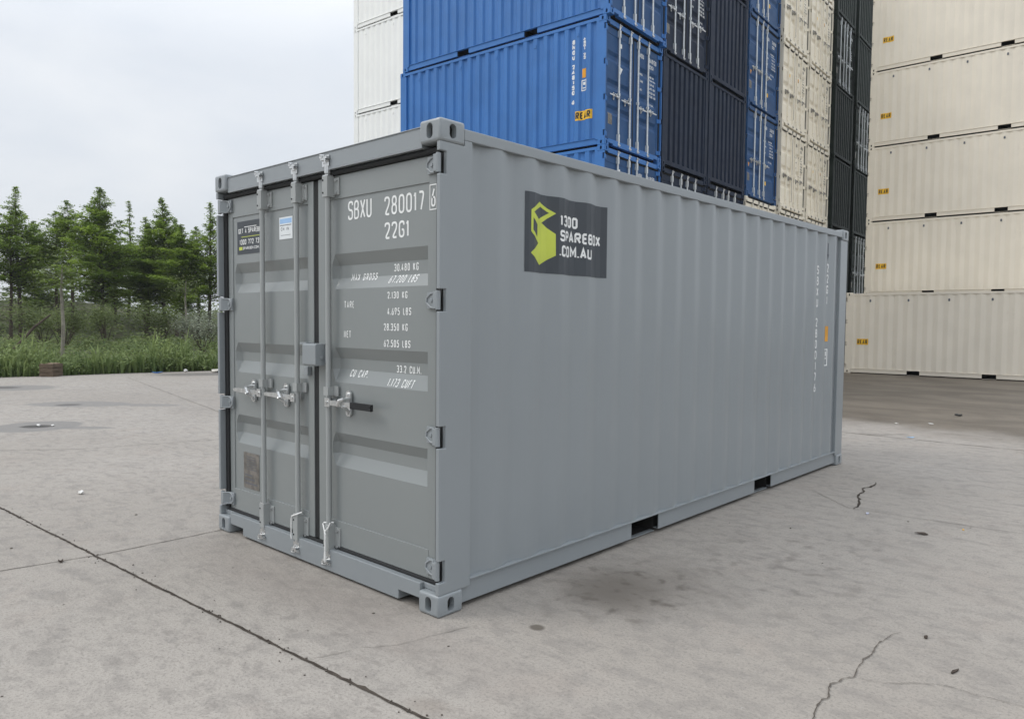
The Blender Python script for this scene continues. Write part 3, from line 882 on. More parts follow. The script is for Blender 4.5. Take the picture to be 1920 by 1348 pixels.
for c, n, where in ((c4, 5, 'right beside the deep blue stack'), (c5, 6, 'right beside the dark green stack')):
    for k in range(n):
        lv = ('at ground level', 'low, top just above the grey roof', 'third from the ground', 'fourth from the ground', 'fifth from the ground', 'highest of its stack')[k]
        mk = D4B + (((mk_yb1, YEL, 'left_door'), (mk_yb2, AMBER, 'right_door')) if (k + (c == c5)) % 2 else ())
        box20((ROWS4, I4), pal_beige, f'beige door end {lv}, {where}', G, at_end(c, 0, LV[k]), BT, mk)
G = 'dark green containers at the far end of the alley'
for c, kinds, where in ((c6, 'fffffdf'[1:], 'beside the beige stack'), (c7, 'fdfdff', 'beside the tall cream wall')):
    for k, kind in enumerate(kinds):
        lv = ('at ground level', 'second from the ground', 'third from the ground', 'fourth from the ground', 'fifth from the ground', 'highest in view')[k]
        if kind == 'd': box20((ROWS4, I4), pal_green, f'dark green container, pale door bars, {lv}, {where}', G, at_end(c, 0, LV[k]), BT, D4)
        else: box20((ROWS4, I4), pal_green, f'dark green container, ribbed closed end, {lv}, {where}', G, at_front(c, 0, LV[k]), BT+PI)
# white high boxes behind the blue corner
G = 'white high containers behind the blue stack'
for k in range(5):
    lab = ('white container at ground level behind the grey one', 'white container second from the ground behind the grey one', 'lowest white container in view, just above the grey roof', 'white container with its whole height in view left of the blue stack', 'topmost white container, cut off by the top of the photo')[k]
    box20((ROWSH, IH), pal_white, lab, G, at_end(3.892, 12.645-L, k*2.896), BT)
# cream stack on the right, long sides towards the camera
G = 'cream containers stacked on the right'
CM = ((mk_rearc, YEL, 'right_wall', (mk_rearct, INKB)),)
for k in range(5):
    lab = ('cream container at ground level hidden behind the front row', 'cream container resting just above the roof of the front row', 'cream container third from the ground in the tall right stack', 'cream container fourth from the ground in the tall right stack', 'topmost cream container in the tall right stack')[k]
    box20((ROWSC, IC), pal_cream, lab, G, (-5.83, 25.41, LV[k]), .0154-PI/2, CM)
box20((ROWSC, IC), pal_cream, 'single cream container standing on the ground in front of the tall right stack', G, (-5.499, 22.628, 0), .0162-PI/2, CM)

# ------------------------------------------------------------------ ground
def struct(o, kind='structure'): o['kind'] = kind; return o
k = NT('concrete')
big = k.noise(.22, 4, .55); mid = k.noise(1.1, 5, .6, None, .4); fine = k.noise(9, 6, .65); grain = k.noise(70, 4, .7)
streak = k.noise(5.0, 5, .6, k.map(rot=(0, 0, R(-42)), sc=(.75, 1.5, 1)), .4)
blot = k.noise(9.5, 4, .6, k.map(loc=(3.1, 1.7, 0), rot=(0, 0, R(-42)), sc=(1.0, 1.5, 1)), .3)
c = k.mix(k.rng(big, .3, .7), (.318,.289,.255), (.372,.342,.307))
c = k.mix(k.math('MULTIPLY', k.rng(mid, .45, .75), .30), c, (.245,.225,.205))
c = k.mix(k.math('MULTIPLY', k.rng(streak, .50, .66), .50), c, (.240,.221,.201))
c = k.mix(k.math('MULTIPLY', k.math('MULTIPLY', k.rng(blot, .53, .66), k.rng(k.noise(.55, 3), .4, .6, .35, 1.0)), .52), c, (.222,.202,.182))
c = k.mix(k.math('MULTIPLY', k.rng(k.noise(1.7, 4, .6), .52, .7), .25), c, (.335,.285,.245))
c = k.mix(k.math('MULTIPLY', k.rng(fine, .48, .66), .40), c, (.215,.198,.182))
c = k.mix(k.math('MULTIPLY', k.rng(grain, .48, .66), .52), c, (.175,.162,.148))
c = k.mix(k.math('MULTIPLY', k.rng(k.noise(38, 3, .6), .62, .74), .35), c, (.46,.44,.41))
c = k.mix(k.math('MULTIPLY', k.rng(k.noise(160, 2, .6), .58, .70), .45), c, (.13,.12,.11))
c = k.mix(k.math('MULTIPLY', k.rng(k.noise(4.5, 5, .7, k.map(rot=(0, 0, R(-52)), sc=(.12, 2.2, 1))), .56, .72), .28), c, (.20,.187,.172))
sx = k.n('ShaderNodeSeparateXYZ'); k.l(k.co, sx.inputs[0])
X, Y = sx.outputs[0], sx.outputs[1]
wob = k.math('SUBTRACT', k.noise(.9, 5, .65, None, .6), .5)
# damp brown apron before the cream stack
ap = k.math('ADD', k.math('SUBTRACT', Y, k.math('MULTIPLY', X, -.16)), k.math('MULTIPLY', wob, 2.6))
apm = k.math('MULTIPLY', k.rng(ap, 9.1, 10.7), k.rng(X, -16, -9))
tone = k.mix(k.rng(k.noise(.9, 6, .62, k.map(sc=(.6, 1.15, 1)), .6), .35, .68), (.095,.078,.059), (.160,.135,.105))
c = k.mix(k.math('MULTIPLY', apm, .92), c, tone)
def stain(x, y, rx, ry, ang, col, a, soft=.55, nz=.9, tex=None):
    global c
    v = k.map(loc=(0, 0, 0), vec=k.n('ShaderNodeVectorMath', operation='SUBTRACT').outputs[0])
    sub = v.node.inputs[0].links[0].from_node
    k.l(k.co, sub.inputs[0]); sub.inputs[1].default_value = (x, y, 0)
    v.node.inputs['Rotation'].default_value = (0, 0, -ang); v.node.vector_type = 'POINT'
    v2 = k.map(vec=v, sc=(1/rx, 1/ry, 0))
    ln = k.n('ShaderNodeVectorMath', operation='LENGTH'); k.l(v2, ln.inputs[0])
    d = k.math('ADD', ln.outputs['Value'], k.math('MULTIPLY', wob, nz))
    mk = k.math('MULTIPLY', k.rng(d, 1.0, 1-soft), a)
    if tex: mk = k.math('MULTIPLY', mk, tex)
    c = k.mix(mk, c, col)
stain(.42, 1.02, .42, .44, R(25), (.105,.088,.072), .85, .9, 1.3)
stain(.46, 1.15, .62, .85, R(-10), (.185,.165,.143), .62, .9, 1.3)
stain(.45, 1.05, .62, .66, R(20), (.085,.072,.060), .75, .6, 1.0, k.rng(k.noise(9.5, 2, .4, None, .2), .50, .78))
stain(1.0, 2.2, .8, 1.3, R(-5), (.15,.133,.118), .55, .7, 1.0, k.rng(k.noise(8.0, 2, .4, k.map(loc=(5, 2, 0)), .2), .53, .74))
stain(.44, .28, .050, .045, 0, (.10,.086,.070), .85, .5, .3)
stain(-9.36, .66, .62, .66, 0, (.205,.197,.187), .85, .16, .45)
stain(-8.75, 1.08, .50, .16, R(43), (.205,.197,.187), .8, .3, .5)
stain(-9.33, .66, .27, .20, R(43), (.060,.056,.052), .9, .4, .5)
stain(-12.0, 2.05, 1.0, .50, R(43), (.215,.206,.196), .8, .25, .5)
stain(-11.0, 2.9, .7, .25, R(43), (.215,.206,.196), .7, .4, .5)
stain(-12.0, 1.88, .28, .22, R(43), (.10,.095,.09), .8, .5, .4)
stain(-16.4, 2.1, 1.1, .8, R(43), (.20,.192,.182), .8, .35, .6)
stain(-16.6, 1.95, .5, .35, R(43), (.085,.08,.075), .8, .5, .4)
stain(-17.9, 6.9, 1.5, .8, R(60), (.12,.112,.102), .75, .5, .6)
stain(-13.5, -.6, 1.5, .6, R(40), (.23,.22,.21), .6, .5, .7)
stain(.62, -.62, .16, .10, R(20), (.215,.18,.15), .4, .8)
stain(1.25, -.6, .10, .12, 0, (.235,.20,.165), .4, .8)
stain(-.6, -.25, 2.2, .35, 0, (.25,.222,.20), .45, .9, .8)
k.l(c, k.b.inputs['Base Color'])
k.l(k.rng(apm, 0, 1, .88, .62), k.b.inputs['Roughness']); k.b.inputs['Specular IOR Level'].default_value = .25
hgt = k.math('ADD', k.math('MULTIPLY', streak, .55), k.math('ADD', k.math('MULTIPLY', fine, .22), k.math('MULTIPLY', grain, .07)))
k.bump(hgt, .8, .03)
CONC = k.mat
mb = MB(); mb.box((-19.9, -60, -.35), (70, 90, 0))
# the yard's left kerbless edge wanders slightly
yv = []
N_ = 60
for i in range(N_+1):
    y = -40+i*2.0
    yv.append((-19.95+.16*(y-2.66)+.12*math.sin(y*1.7)+.05*math.sin(y*5.1), y))
mb = MB()
n = len(yv)
for (xa, ya), (xb, yb) in zip(yv, yv[1:]):
    mb.face([(xa, ya, 0), (70, ya, 0), (70, yb, 0), (xb, yb, 0)])
    mb.face([(xa, ya, -.35), (xa, ya, 0), (xb, yb, 0), (xb, yb, -.35)])
struct(obj('concrete_yard', mb.mesh('concrete_yard'), [CONC]))
k = NT('soil')
c = k.mix(k.rng(k.noise(.3, 5), .35, .65), (.060,.075,.028), (.10,.092,.05))
c = k.mix(k.math('MULTIPLY', k.rng(k.noise(3, 5), .45, .7), .6), c, (.045,.06,.02))
k.l(c, k.b.inputs['Base Color']); k.b.inputs['Roughness'].default_value = .95; k.bump(k.noise(4, 5), .6, .1)
SOIL = k.mat
mb = MB()
mb.face([(-700, -700, -.06), (700, -700, -.06), (700, 900, -.06), (-700, 900, -.06)])
struct(obj('ground', mb.mesh('ground'), [SOIL]))
# bank behind the trees
mb = MB(); rnd = random.Random(3)
prof = [(0, -.06), (-4, .9), (-8, 1.9), (-12, 2.5), (-16, 2.7), (-26, -.06)]
yy = [-30+i*3 for i in range(41)]
hk = [.85+.25*math.sin(y*.11)+.12*math.sin(y*.37+1) for y in yy]
for i in range(len(yy)-1):
    for (a, za), (b, zb) in zip(prof, prof[1:]):
        f = lambda y, q, z, hh: (-58+.16*(y-2.66)*1.0+q, y, -.06+(z+.06)*hh)
        mb.face([f(yy[i], a, za, hk[i]), f(yy[i+1], a, za, hk[i+1]), f(yy[i+1], b, zb, hk[i+1]), f(yy[i], b, zb, hk[i])])
struct(obj('bank', mb.mesh('bank', True), [SOIL]))

# joints between the slabs and the cracks in them: thin ragged strips
JOINT = plain('joint_dirt', (.062,.052,.043), .95, 0, .35, 12, .1)
CRACK = plain('crack_dirt', (.120,.105,.09), .95, 0, .35, 20, .1)
FAINT = plain('faint_joint_dirt', (.25,.23,.205), .95, 0, .2, 6, .1)
def strip(name, pts, w, mat, seed, z=.004, jag=.45, step=.035, wander=.0013):
    rnd = random.Random(seed); mb = MB(); path = []
    for a, b in zip(pts, pts[1:]):
        a = Vector(a); b = Vector(b); n = max(1, int((b-a).length/step))
        for i in range(n): path.append(a+(b-a)*i/n)
    path.append(Vector(pts[-1]))
    prev = None; off = 0
    for i, p in enumerate(path):
        d = (path[min(i+1, len(path)-1)]-path[max(i-1, 0)]).normalized(); nn = Vector((-d.y, d.x))
        off = off*.8+rnd.gauss(0, wander)
        chip = rnd.random() < .03
        wl = w*(.5+rnd.uniform(-jag, jag)*.5+(rnd.uniform(.2, .9) if chip else 0)); wr = w*(.5+rnd.uniform(-jag, jag)*.5+(rnd.uniform(.2, .7) if chip and rnd.random() < .5 else 0))
        if jag > .7: wl *= min(1, 3*(1-abs(2*i/len(path)-1))+.25); wr *= min(1, 3*(1-abs(2*i/len(path)-1))+.25)
        l = p+nn*(wl+off); r_ = p-nn*(wr-off)
        if prev: mb.face([(prev[0].x, prev[0].y, z), (l.x, l.y, z), (r_.x, r_.y, z), (prev[1].x, prev[1].y, z)])
        prev = (l, r_)
    return struct(obj(name, mb.mesh(name), [mat]))
strip('slab_joint', [(-19.4, -1.73), (-4.3, -.945), (-2.4, -.855), (.7, -.69), (5, -.46)], .0145, JOINT, 1)
strip('slab_joint', [(-2.62, -4.5), (-2.5, -1.36), (-2.41, -.87)], .007, JOINT, 2, .0036)
strip('slab_joint', [(-2.40, -.846), (-2.39, 0), (-2.3, 2.6)], .0065, JOINT, 3, .0036)
strip('slab_joint', [(-8.2, -1.13), (-6.9, .4), (-6.1, 3.0), (-5.5, 6)], .010, FAINT, 4, .0034, .6, .2)
strip('slab_joint', [(-18, 5.1), (-17.05, 4.88), (-9.2, 3.31), (-4, 2.3)], .022, FAINT, 5, .0032, .6, .3)
strip('slab_joint', [(-1.5, 8.56), (1.35, 8.61), (7, 8.7)], .013, JOINT, 6, .0036, .9, .12)
strip('slab_joint', [(.1, 4.62), (.75, 4.0), (1.9, 4.1), (4, 4.2)], .004, FAINT, 17, .0033, .9, .1)
strip('crack', [(1.90, -.3), (1.86, .1), (1.81, .36), (1.78, .48), (1.785, .58), (1.752, .70), (1.775, .78), (1.815, .83), (1.79, .96), (1.78, 1.05), (1.785, 1.19), (1.78, 1.31), (1.80, 1.39), (1.83, 1.5)], .0052, CRACK, 7, .0052, .9, .02, .0035)
strip('crack', [(1.815, .832), (1.87, .835), (1.95, .89), (2.11, 1.03), (2.24, 1.03), (2.40, 1.05), (2.7, 1.1)], .0024, CRACK, 8, .0044, .9, .03, .004)
strip('crack', [(.79, 3.97), (.74, 4.3), (.68, 4.55), (.61, 4.93), (.60, 5.25)], .016, JOINT, 9, .0048, 1.0, .05, .012)
strip('crack', [(-.10, -.735), (-.02, -.5), (.10, -.34), (.16, -.1), (.2, .1)], .0028, FAINT, 10, .0044, .9, .04, .006)
strip('crack', [(1.3, 8.5), (1.5, 8.2), (2.4, 7.6), (3.6, 7.4)], .02, FAINT, 11, .0044, .9, .1, .02)
strip('crack', [(-.8, 8.58), (-.35, 8.72), (-.05, 9.0)], .02, CRACK, 12, .0042, .9, .08, .02)

# ------------------------------------------------------------------ litter on the concrete
rnd = random.Random(11)
def crumple(name, label, cat, loc, size, mat, flat=.6, seed=0, group=None):
    rr = random.Random(seed); bm = bmesh.new()
    bmesh.ops.create_icosphere(bm, subdivisions=2, radius=1)
    for v in bm.verts:
        f = rr.uniform(.55, 1.1); v.co = Vector((v.co.x*f*size[0], v.co.y*f*size[1], max(-.9, v.co.z*f)*size[2]))
    zmin = min(v.co.z for v in bm.verts)
    for v in bm.verts: v.co.z -= zmin
    me = bpy.data.meshes.new(name); bm.to_mesh(me); bm.free()
    o = obj(name, me, [mat]); o.location = loc
    return tag(o, label, cat, group)
def flatbit(name, label, cat, loc, a, b, mat, seed, th=.004, curl=.01, group=None):
    rr = random.Random(seed); mb = MB(); n = 7; top = []; ang0 = rr.uniform(0, 6)
    for i in range(n):
        an = 2*PI*i/n; f = rr.uniform(.6, 1.1)
        x, y = a*math.cos(an)*f, b*math.sin(an)*f
        top.append((x, y, th+rr.uniform(0, curl)))
    low = [(x, y, z-th) for x, y, z in top]
    cz = (0, 0, th+curl*.3)
    for i in range(n):
        j = (i+1) % n
        mb.face([top[i], top[j], cz]); mb.face([low[i], low[j], top[j], top[i]])
    mb.face(low[::-1])
    o = obj(name, mb.mesh(name), [mat]); o.location = (loc[0], loc[1], .001); o.rotation_euler[2] = ang0
    return tag(o, label, cat, group)
LEAFD = plain('dead_leaf', (.06,.045,.035), .9); SCRAPB = plain('black_plastic', (.02,.02,.02), .5); BLUEP = plain('pale_blue_plastic', (.30,.47,.68), .5); LILAC = plain('lilac_paper', (.45,.46,.56), .6)
PAPERW = plain('white_paper', (.70,.69,.66), .7); ORANGE = plain('orange_peel', (.72,.40,.06), .6); STONE = plain('pebble', (.11,.095,.08), .9)
crumple('paper_ball', 'crumpled white paper lying alone on the left of the concrete', 'litter', (-4.37, -.32, 0), (.034, .028, .017), PAPERW, seed=1)
crumple('paper_ball', 'larger white rag lying in the dry puddle on the left', 'litter', (-9.38, .70, 0), (.045, .03, .014), PAPERW, seed=2)
crumple('paper_ball', 'smaller white scrap at the right of the dry puddle on the left', 'litter', (-9.24, .84, 0), (.04, .022, .012), PAPERW, seed=3)
flatbit('plastic_scrap', 'flat black scrap on the brown ground before the cream container', 'litter', (-.07, 12.1), .17, .04, SCRAPB, 4, .02, .03)
flatbit('plastic_scrap', 'pale blue scrap beside the slab joint right of the grey container', 'litter', (.02, 8.75), .06, .025, BLUEP, 5)
flatbit('plastic_scrap', 'lilac paper scrap right of the broken crack', 'litter', (.93, 3.9), .035, .012, LILAC, 6)
flatbit('plastic_scrap', 'orange scrap on the concrete at the right', 'litter', (1.62, 3.9), .012, .009, ORANGE, 7)
flatbit('twig', 'dark twig lying near the right crack', 'twig', (2.12, 1.20), .042, .006, LEAFD, 8, .006, .006)
flatbit('leaf', 'dark curled leaf left of the slab joint crossing', 'leaf', (-2.42, -1.05), .028, .018, LEAFD, 9, .004, .02)
flatbit('leaf', 'dark flat leaf right of the broken crack', 'leaf', (1.42, 3.55), .06, .022, LEAFD, 10)
flatbit('plastic_scrap', 'thin white scrap beside the far foot of the grey container', 'litter', (-.55, 10.2), .04, .02, PAPERW, 11)
crumple('paper_ball', 'two tone pale scrap on the edge of the brown ground', 'litter', (-.15, 10.55, 0), (.045, .02, .01), PAPERW, seed=12)
flatbit('plastic_sheet', 'bright blue scrap at the edge of the weeds', 'litter', (-19.0, 6.25), .18, .14, plain('blue_plastic', (.05,.22,.62), .5), 13, .01, .05)
crumple('paper_ball', 'white lump at the edge of the weeds', 'litter', (-18.95, 7.05, 0), (.07, .06, .055), PAPERW, seed=14)
flatbit('board', 'pale flat board lying by the weeds near the grey container', 'board', (-18.5, 7.8), .75, .22, plain('pale_board', (.55,.52,.46), .8), 15, .03, .05)
flatbit('leaf', 'dark leaf alone in the bottom right beside the upper end of the long crack', 'leaf', (1.93, 1.52), .014, .011, LEAFD, 16, .006, .01)
mb = MB(); rr = random.Random(21)
for i in range(240):
    if i < 130: x, y = rr.uniform(-3.5, 2.6), rr.uniform(-2.0, 4.5)
    else: x, y = rr.uniform(-14, 3.5), rr.uniform(-2, 11)
    if -2.45 < x < .01 and -.0 < y < 6.1: continue
    s_ = rr.uniform(.002, .0065)*(1 if rr.random() < .9 else 1.9); an = rr.uniform(0, 6)
    ca, sa = math.cos(an)*s_, math.sin(an)*s_; e_ = rr.uniform(.4, .9); t_ = s_*rr.uniform(.3, .7)
    P_ = [(x+ca, y+sa), (x-sa*e_, y+ca*e_), (x-ca, y-sa), (x+sa*e_, y-ca*e_)]
    mb.face([(*p, t_) for p in P_])
    for a_, b_ in zip(P_, P_[1:]+P_[:1]): mb.face([(*a_, .0015), (*b_, .0015), (*b_, t_), (*a_, t_)])
for i in range(170):
    u = rr.random(); x = -5+7*u+rr.gauss(0, .25); y = -.945+(x+4.3)*.051+rr.gauss(0, .012 if rr.random() < .75 else .05)
    s_ = rr.uniform(.002, .006); an = rr.uniform(0, 6); ca, sa = math.cos(an)*s_, math.sin(an)*s_; t_ = .004+s_*.5
    P_ = [(x+ca, y+sa), (x-sa*.7, y+ca*.7), (x-ca, y-sa), (x+sa*.7, y-ca*.7)]
    mb.face([(*p, t_) for p in P_])
    for a_, b_ in zip(P_, P_[1:]+P_[:1]): mb.face([(*a_, .0015), (*b_, .0015), (*b_, t_), (*a_, t_)])
o = obj('debris', mb.mesh('debris', merge=False), [STONE]); o['kind'] = 'stuff'

# ------------------------------------------------------------------ brown crate by the weeds
cr_ = empty('crate', (-19.6, 3.75, 0), R(40)); cr_.scale = (.72, .66, .92)
tag(cr_, 'low brown wooden crate full of earth at the edge of the weeds', 'crate')
k = NT('brown_wood')
c = k.mix(k.rng(k.noise(3, 5, .6, k.map(sc=(1, 1, 9))), .35, .65), (.085,.060,.040), (.15,.11,.075))
k.l(c, k.b.inputs['Base Color']); k.b.inputs['Roughness'].default_value = .85; k.bump(k.noise(8, 4), .4, .02)
WOOD = k.mat
mb = MB()
for z in (0, .125, .25):
    mb.box((-.25, -.32, z+.006), (-.225, .32, z+.118)); mb.box((.225, -.32, z+.006), (.25, .32, z+.118))
    mb.box((-.2245, -.32, z+.006), (.2245, -.295, z+.118)); mb.box((-.2245, .295, z+.006), (.2245, .32, z+.118))
obj('boards', mb.mesh('boards'), [WOOD], cr_)
for x in (-1, 1):
    for y in (-1, 1):
        mb = MB(); mb.box((x*.224, y*.294, .0), (x*.185, y*.255, .372)); obj('corner_batten', mb.mesh('corner_batten'), [WOOD], cr_)
mb = MB(); rr = random.Random(2); g = [[(-.22+.44*i/6, -.29+.58*j/8, .30+rr.uniform(0, .09)) for j in range(9)] for i in range(7)]
for i in range(6):
    for j in range(8): mb.face([g[i][j], g[i+1][j], g[i+1][j+1], g[i][j+1]])
obj('earth', mb.mesh('earth', True), [plain('earth', (.23,.17,.12), .95)], cr_)

# ------------------------------------------------------------------ plants
def leafmesh(name, quads, tints):
    vs = []; fs = []
    for q in quads:
        b = len(vs); vs += q; fs.append(tuple(range(b, b+len(q))))
    me = bpy.data.meshes.new(name); me.from_pydata(vs, [], fs)
    at = me.attributes.new('tint', 'FLOAT', 'FACE'); at.data.foreach_set('value', tints); me.update()
    return me
def leafquad(p, rr, s, flat=.5, droop=0.0, ar=.5):
    a = rr.uniform(0, 2*PI); d = Vector((math.cos(a), math.sin(a), rr.uniform(-1, 1)*(1-flat)-droop)).normalized()
    side = Vector((-math.sin(a), math.cos(a), rr.uniform(-1, 1)*(1-flat))).normalized()
    s1, s2 = s*rr.uniform(.7, 1.3), s*ar*rr.uniform(.6, 1.3)
    return [tuple(p-d*s1*.5), tuple(p+side*s2*.5-d*s1*.05), tuple(p+d*s1*.5), tuple(p-side*s2*.5+d*s1*.05)]
LEAF1 = leafmat('conifer_leaves', (.115,.185,.034), (.31,.42,.066), .5)
LEAF2 = leafmat('bush_leaves', (.085,.115,.040), (.19,.235,.085), .38)
REED = leafmat('reed_leaves', (.105,.155,.052), (.295,.36,.135), .3)
DRY = leafmat('undergrowth_leaves', (.085,.130,.045), (.215,.260,.095), .4)
BARK = plain('bark', (.075,.058,.045), .95, 0, .3, 6); PALEBARK = plain('pale_bark', (.24,.22,.18), .9, 0, .25, 6)

def tree_meshes(seed, Ht, Rm, hb, dens, spire=.25):
    rr = random.Random(seed); tr = MB(); quads = []; tints = []
    pts = []; x = y = 0
    for i in range(9):
        t = i/8; pts.append((x, y, Ht*t*.985-.1)); x += rr.gauss(0, .04); y += rr.gauss(0, .04)
    tr.tube(pts, [.125*(1-i/8)**.8*(1.35 if i == 0 else 1)+.012 for i in range(9)], 8)
    n = int(86*dens)
    for i in range(n):
        t = (i+rr.random())/n
        h0 = hb+(Ht-hb)*t**.92
        t = (h0-hb)/(Ht-hb)
        if t > 1-spire: env = .36*((1-t)/spire)**1.1+.045
        else: env = .38+.62*min(1, ((1-spire-t)/(1-spire))/.55)**.75*(1 if t > .25 else .62+1.5*t)
        ln = Rm*env*rr.choice((.62, .8, .95, 1.1))*rr.uniform(.85, 1.1)*(.7 if t < .1 else 1)
        az = rr.uniform(0, 2*PI); up = R(rr.uniform(6, 26)+24*t)
        d = Vector((math.cos(az)*math.cos(up), math.sin(az)*math.cos(up), math.sin(up)))
        f = h0/Ht*8; i0 = min(7, int(f)); A = Vector(pts[i0]).lerp(Vector(pts[i0+1]), f-i0); p0 = Vector((A.x, A.y, h0))
        mid = p0+d*ln*.55; tip = p0+d*ln-Vector((0, 0, ln*.10))
        if ln > .5: tr.tube([p0, mid, tip], [.035*(1-t)+.012, .02*(1-t)+.008, .004], 5)
        tn = rr.uniform(.1, .9)
        m = max(4, int(ln*11*dens)); gap = rr.random() < .10
        for j in range(m):
            u = .15+.87*(j+rr.random())/m
            if gap and u < .7: continue
            c = (p0.lerp(mid, u/.55) if u < .55 else mid.lerp(tip, (u-.55)/.45))
            sp = .06+.26*min(1, ln*.5)*math.sin(PI*min(1, .2+.75*u))
            for q in range(8):
                p = c+Vector((rr.gauss(0, sp), rr.gauss(0, sp), rr.gauss(0, sp*.42)+.02))
                quads.append(leafquad(p, rr, .20 if t < .8 else .15, .4, .12, .45))
                tints.append(min(1, max(0, tn+rr.gauss(0, .12))))
    return tr.mesh('trunk', True, False), leafmesh('crown', quads, tints)
TREES = [tree_meshes(1, 9.9, 2.35, 3.0, 1.0, .30), tree_meshes(2, 9.4, 2.5, 4.0, .9, .24), tree_meshes(3, 9.4, 2.8, 2.4, 1.5, .26), tree_meshes(4, 9.5, 2.6, 2.6, 1.4, .30), tree_meshes(5, 11, 1.7, 3.4, .8, .42)]
tl = [(-52.4, 11.24, 0, 1.03, 'tall conifer with a thin spire, second trunk from the left'),
      (-51.6, 10.52, 1, .90, 'sparse conifer at the left edge of the photo'),
      (-52.7, 13.62, 1, .95, 'airy conifer whose bare trunk shows, third trunk from the left'),
      (-51.0, 13.79, 1, 1.00, 'airy conifer with a rounded top beside the third trunk'),
      (-45.1, 13.76, 2, 1.02, 'broad dense conifer, the fullest and nearest of the row'),
      (-59.6, 19.5, 3, .93, 'conifer mostly hidden behind the broad dense one'),
      (-61.1, 21.05, 4, 1.04, 'slender pale spire standing behind the others'),
      (-49.5, 17.9, 0, .88, 'conifer with a small side peak right of the slender spire'),
      (-45.9, 16.62, 3, .82, 'low dark conifer right of the broad dense one'),
      (-45.5, 17.48, 3, 1.0, 'dense conifer with a pointed top in the right group'),
      (-42.6, 17.35, 2, .80, 'shorter bushy conifer right of the pointed one'),
      (-45.9, 19.75, 1, .84, 'shorter airy conifer close to the grey container'),
      (-42.4, 19.0, 0, .92, 'conifer with a tall tip right against the grey container'),
      (-64.3, 15.25, 2, 1.0, 'distant conifer seen between the two left trunks and the airy pair'),
      (-56.1, 22.8, 3, 1.02, 'distant conifer behind the right group'),
      (-41.2, 21.6, 2, .9, 'conifer hidden behind the left edge of the grey container'),
      (-50.5, 8.0, 3, .95, 'conifer just outside the left edge of the photo')]
for i, (x, y, v, s_, lab) in enumerate(tl):
    e = empty('conifer_tree', (x, y, -.06), i*2.399)
    e.scale = (s_*(1+.05*math.sin(i)), s_*(1-.05*math.sin(i)), s_*.965)
    tag(e, lab, 'tree', 'conifers in a row beyond the yard')
    obj('trunk', TREES[v][0], [BARK], e); obj('crown', TREES[v][1], [LEAF1], e)
# leaning dark stem and thin pale trunks in the weeds
mb = MB(); mb.tube([(0, 0, 0), (.1, .5, .6), (.18, 1.0, 1.25), (.3, 1.55, 1.75)], [.07, .06, .05, .03], 7)
e = empty('leaning_stem', (-31.0, 5.35, -.06)); tag(e, 'dark bare stem leaning to the right among the bushes', 'dead stem')
obj('stem', mb.mesh('stem', True), [BARK], e)
for x, y, h_, lab in ((-25.5, 5.75, 3.4, 'thin pale trunk rising from the weeds behind the crate'), (-36.0, 14.6, 3.6, 'thin pale trunk under the right group of conifers')):
    e = empty('young_tree', (x, y, -.06)); tag(e, lab, 'young tree', 'thin pale trunks in the weeds')
    mb = MB(); mb.tube([(0, 0, 0), (.02, .05, h_*.4), (-.03, .02, h_*.75), (0, .06, h_)], [.07, .06, .045, .015], 7)
    obj('trunk', mb.mesh('trunk', True), [PALEBARK], e)
    rr = random.Random(int(h_*10)); qs = []; ts = []
    for q in range(420):
        p = Vector((rr.gauss(0, .42), rr.gauss(0, .42), h_*.9+rr.gauss(0, .38))); qs.append(leafquad(p, rr, .17, .5, .1)); ts.append(rr.random())
    obj('crown', leafmesh('crown', qs, ts), [LEAF2], e)

# separate shrubs under and before the conifers
def shrub_mesh(seed, rx, hh, n, size):
    rr = random.Random(seed); qs = []; ts = []; st = MB()
    for k_ in range(9):
        a = rr.uniform(0, 2*PI); u = rr.uniform(.25, .9); tip = Vector((math.cos(a)*rx*u, math.sin(a)*rx*u, hh*rr.uniform(.55, 1)))
        st.tube([(0, 0, -.05), tuple(tip*.5+Vector((0, 0, hh*.1))), tuple(tip)], [.03, .02, .006], 5)
        tn = rr.random(); sp = rx*rr.uniform(.22, .36)
        for q in range(n):
            p = tip+Vector((rr.gauss(0, sp), rr.gauss(0, sp), rr.gauss(0, sp*.8)))
            if p.z < .02: continue
            qs.append(leafquad(p, rr, size, .2, -.1)); ts.append(min(1, max(0, tn+rr.gauss(0, .16))))
    return st.mesh('stems', True, False), leafmesh('foliage', qs, ts)
SH = [shrub_mesh(61, 1.5, 2.1, 230, .17), shrub_mesh(62, 1.2, 2.8, 230, .16)]
GREYLEAF = leafmat('grey_leaves', (.15,.17,.12), (.30,.33,.25), .35)
for i, (x, y, v, s_, mt_, lab) in enumerate(((-40.5, 9.3, 0, .95, LEAF2, 'broad olive shrub at the left below the first trunks'),
        (-35.0, 8.6, 1, .72, LEAF2, 'upright dark shrub beside the leaning stem'),
        (-39.5, 11.9, 1, .8, LEAF2, 'leafy shrub between the left trunks and the broad conifer'),
        (-31.5, 13.4, 0, .8, GREYLEAF, 'greyish shrub beside the grey container edge'),
        (-40.0, 15.0, 0, 1.0, LEAF2, 'low round shrub under the broad dense conifer'))):
    e = empty('shrub', (x, y, -.06), i*1.7); e.scale = (s_, s_, s_); tag(e, lab, 'shrub', 'shrubs under the conifers')
    obj('stems', SH[v][0], [BARK], e); obj('foliage', SH[v][1], [mt_], e)

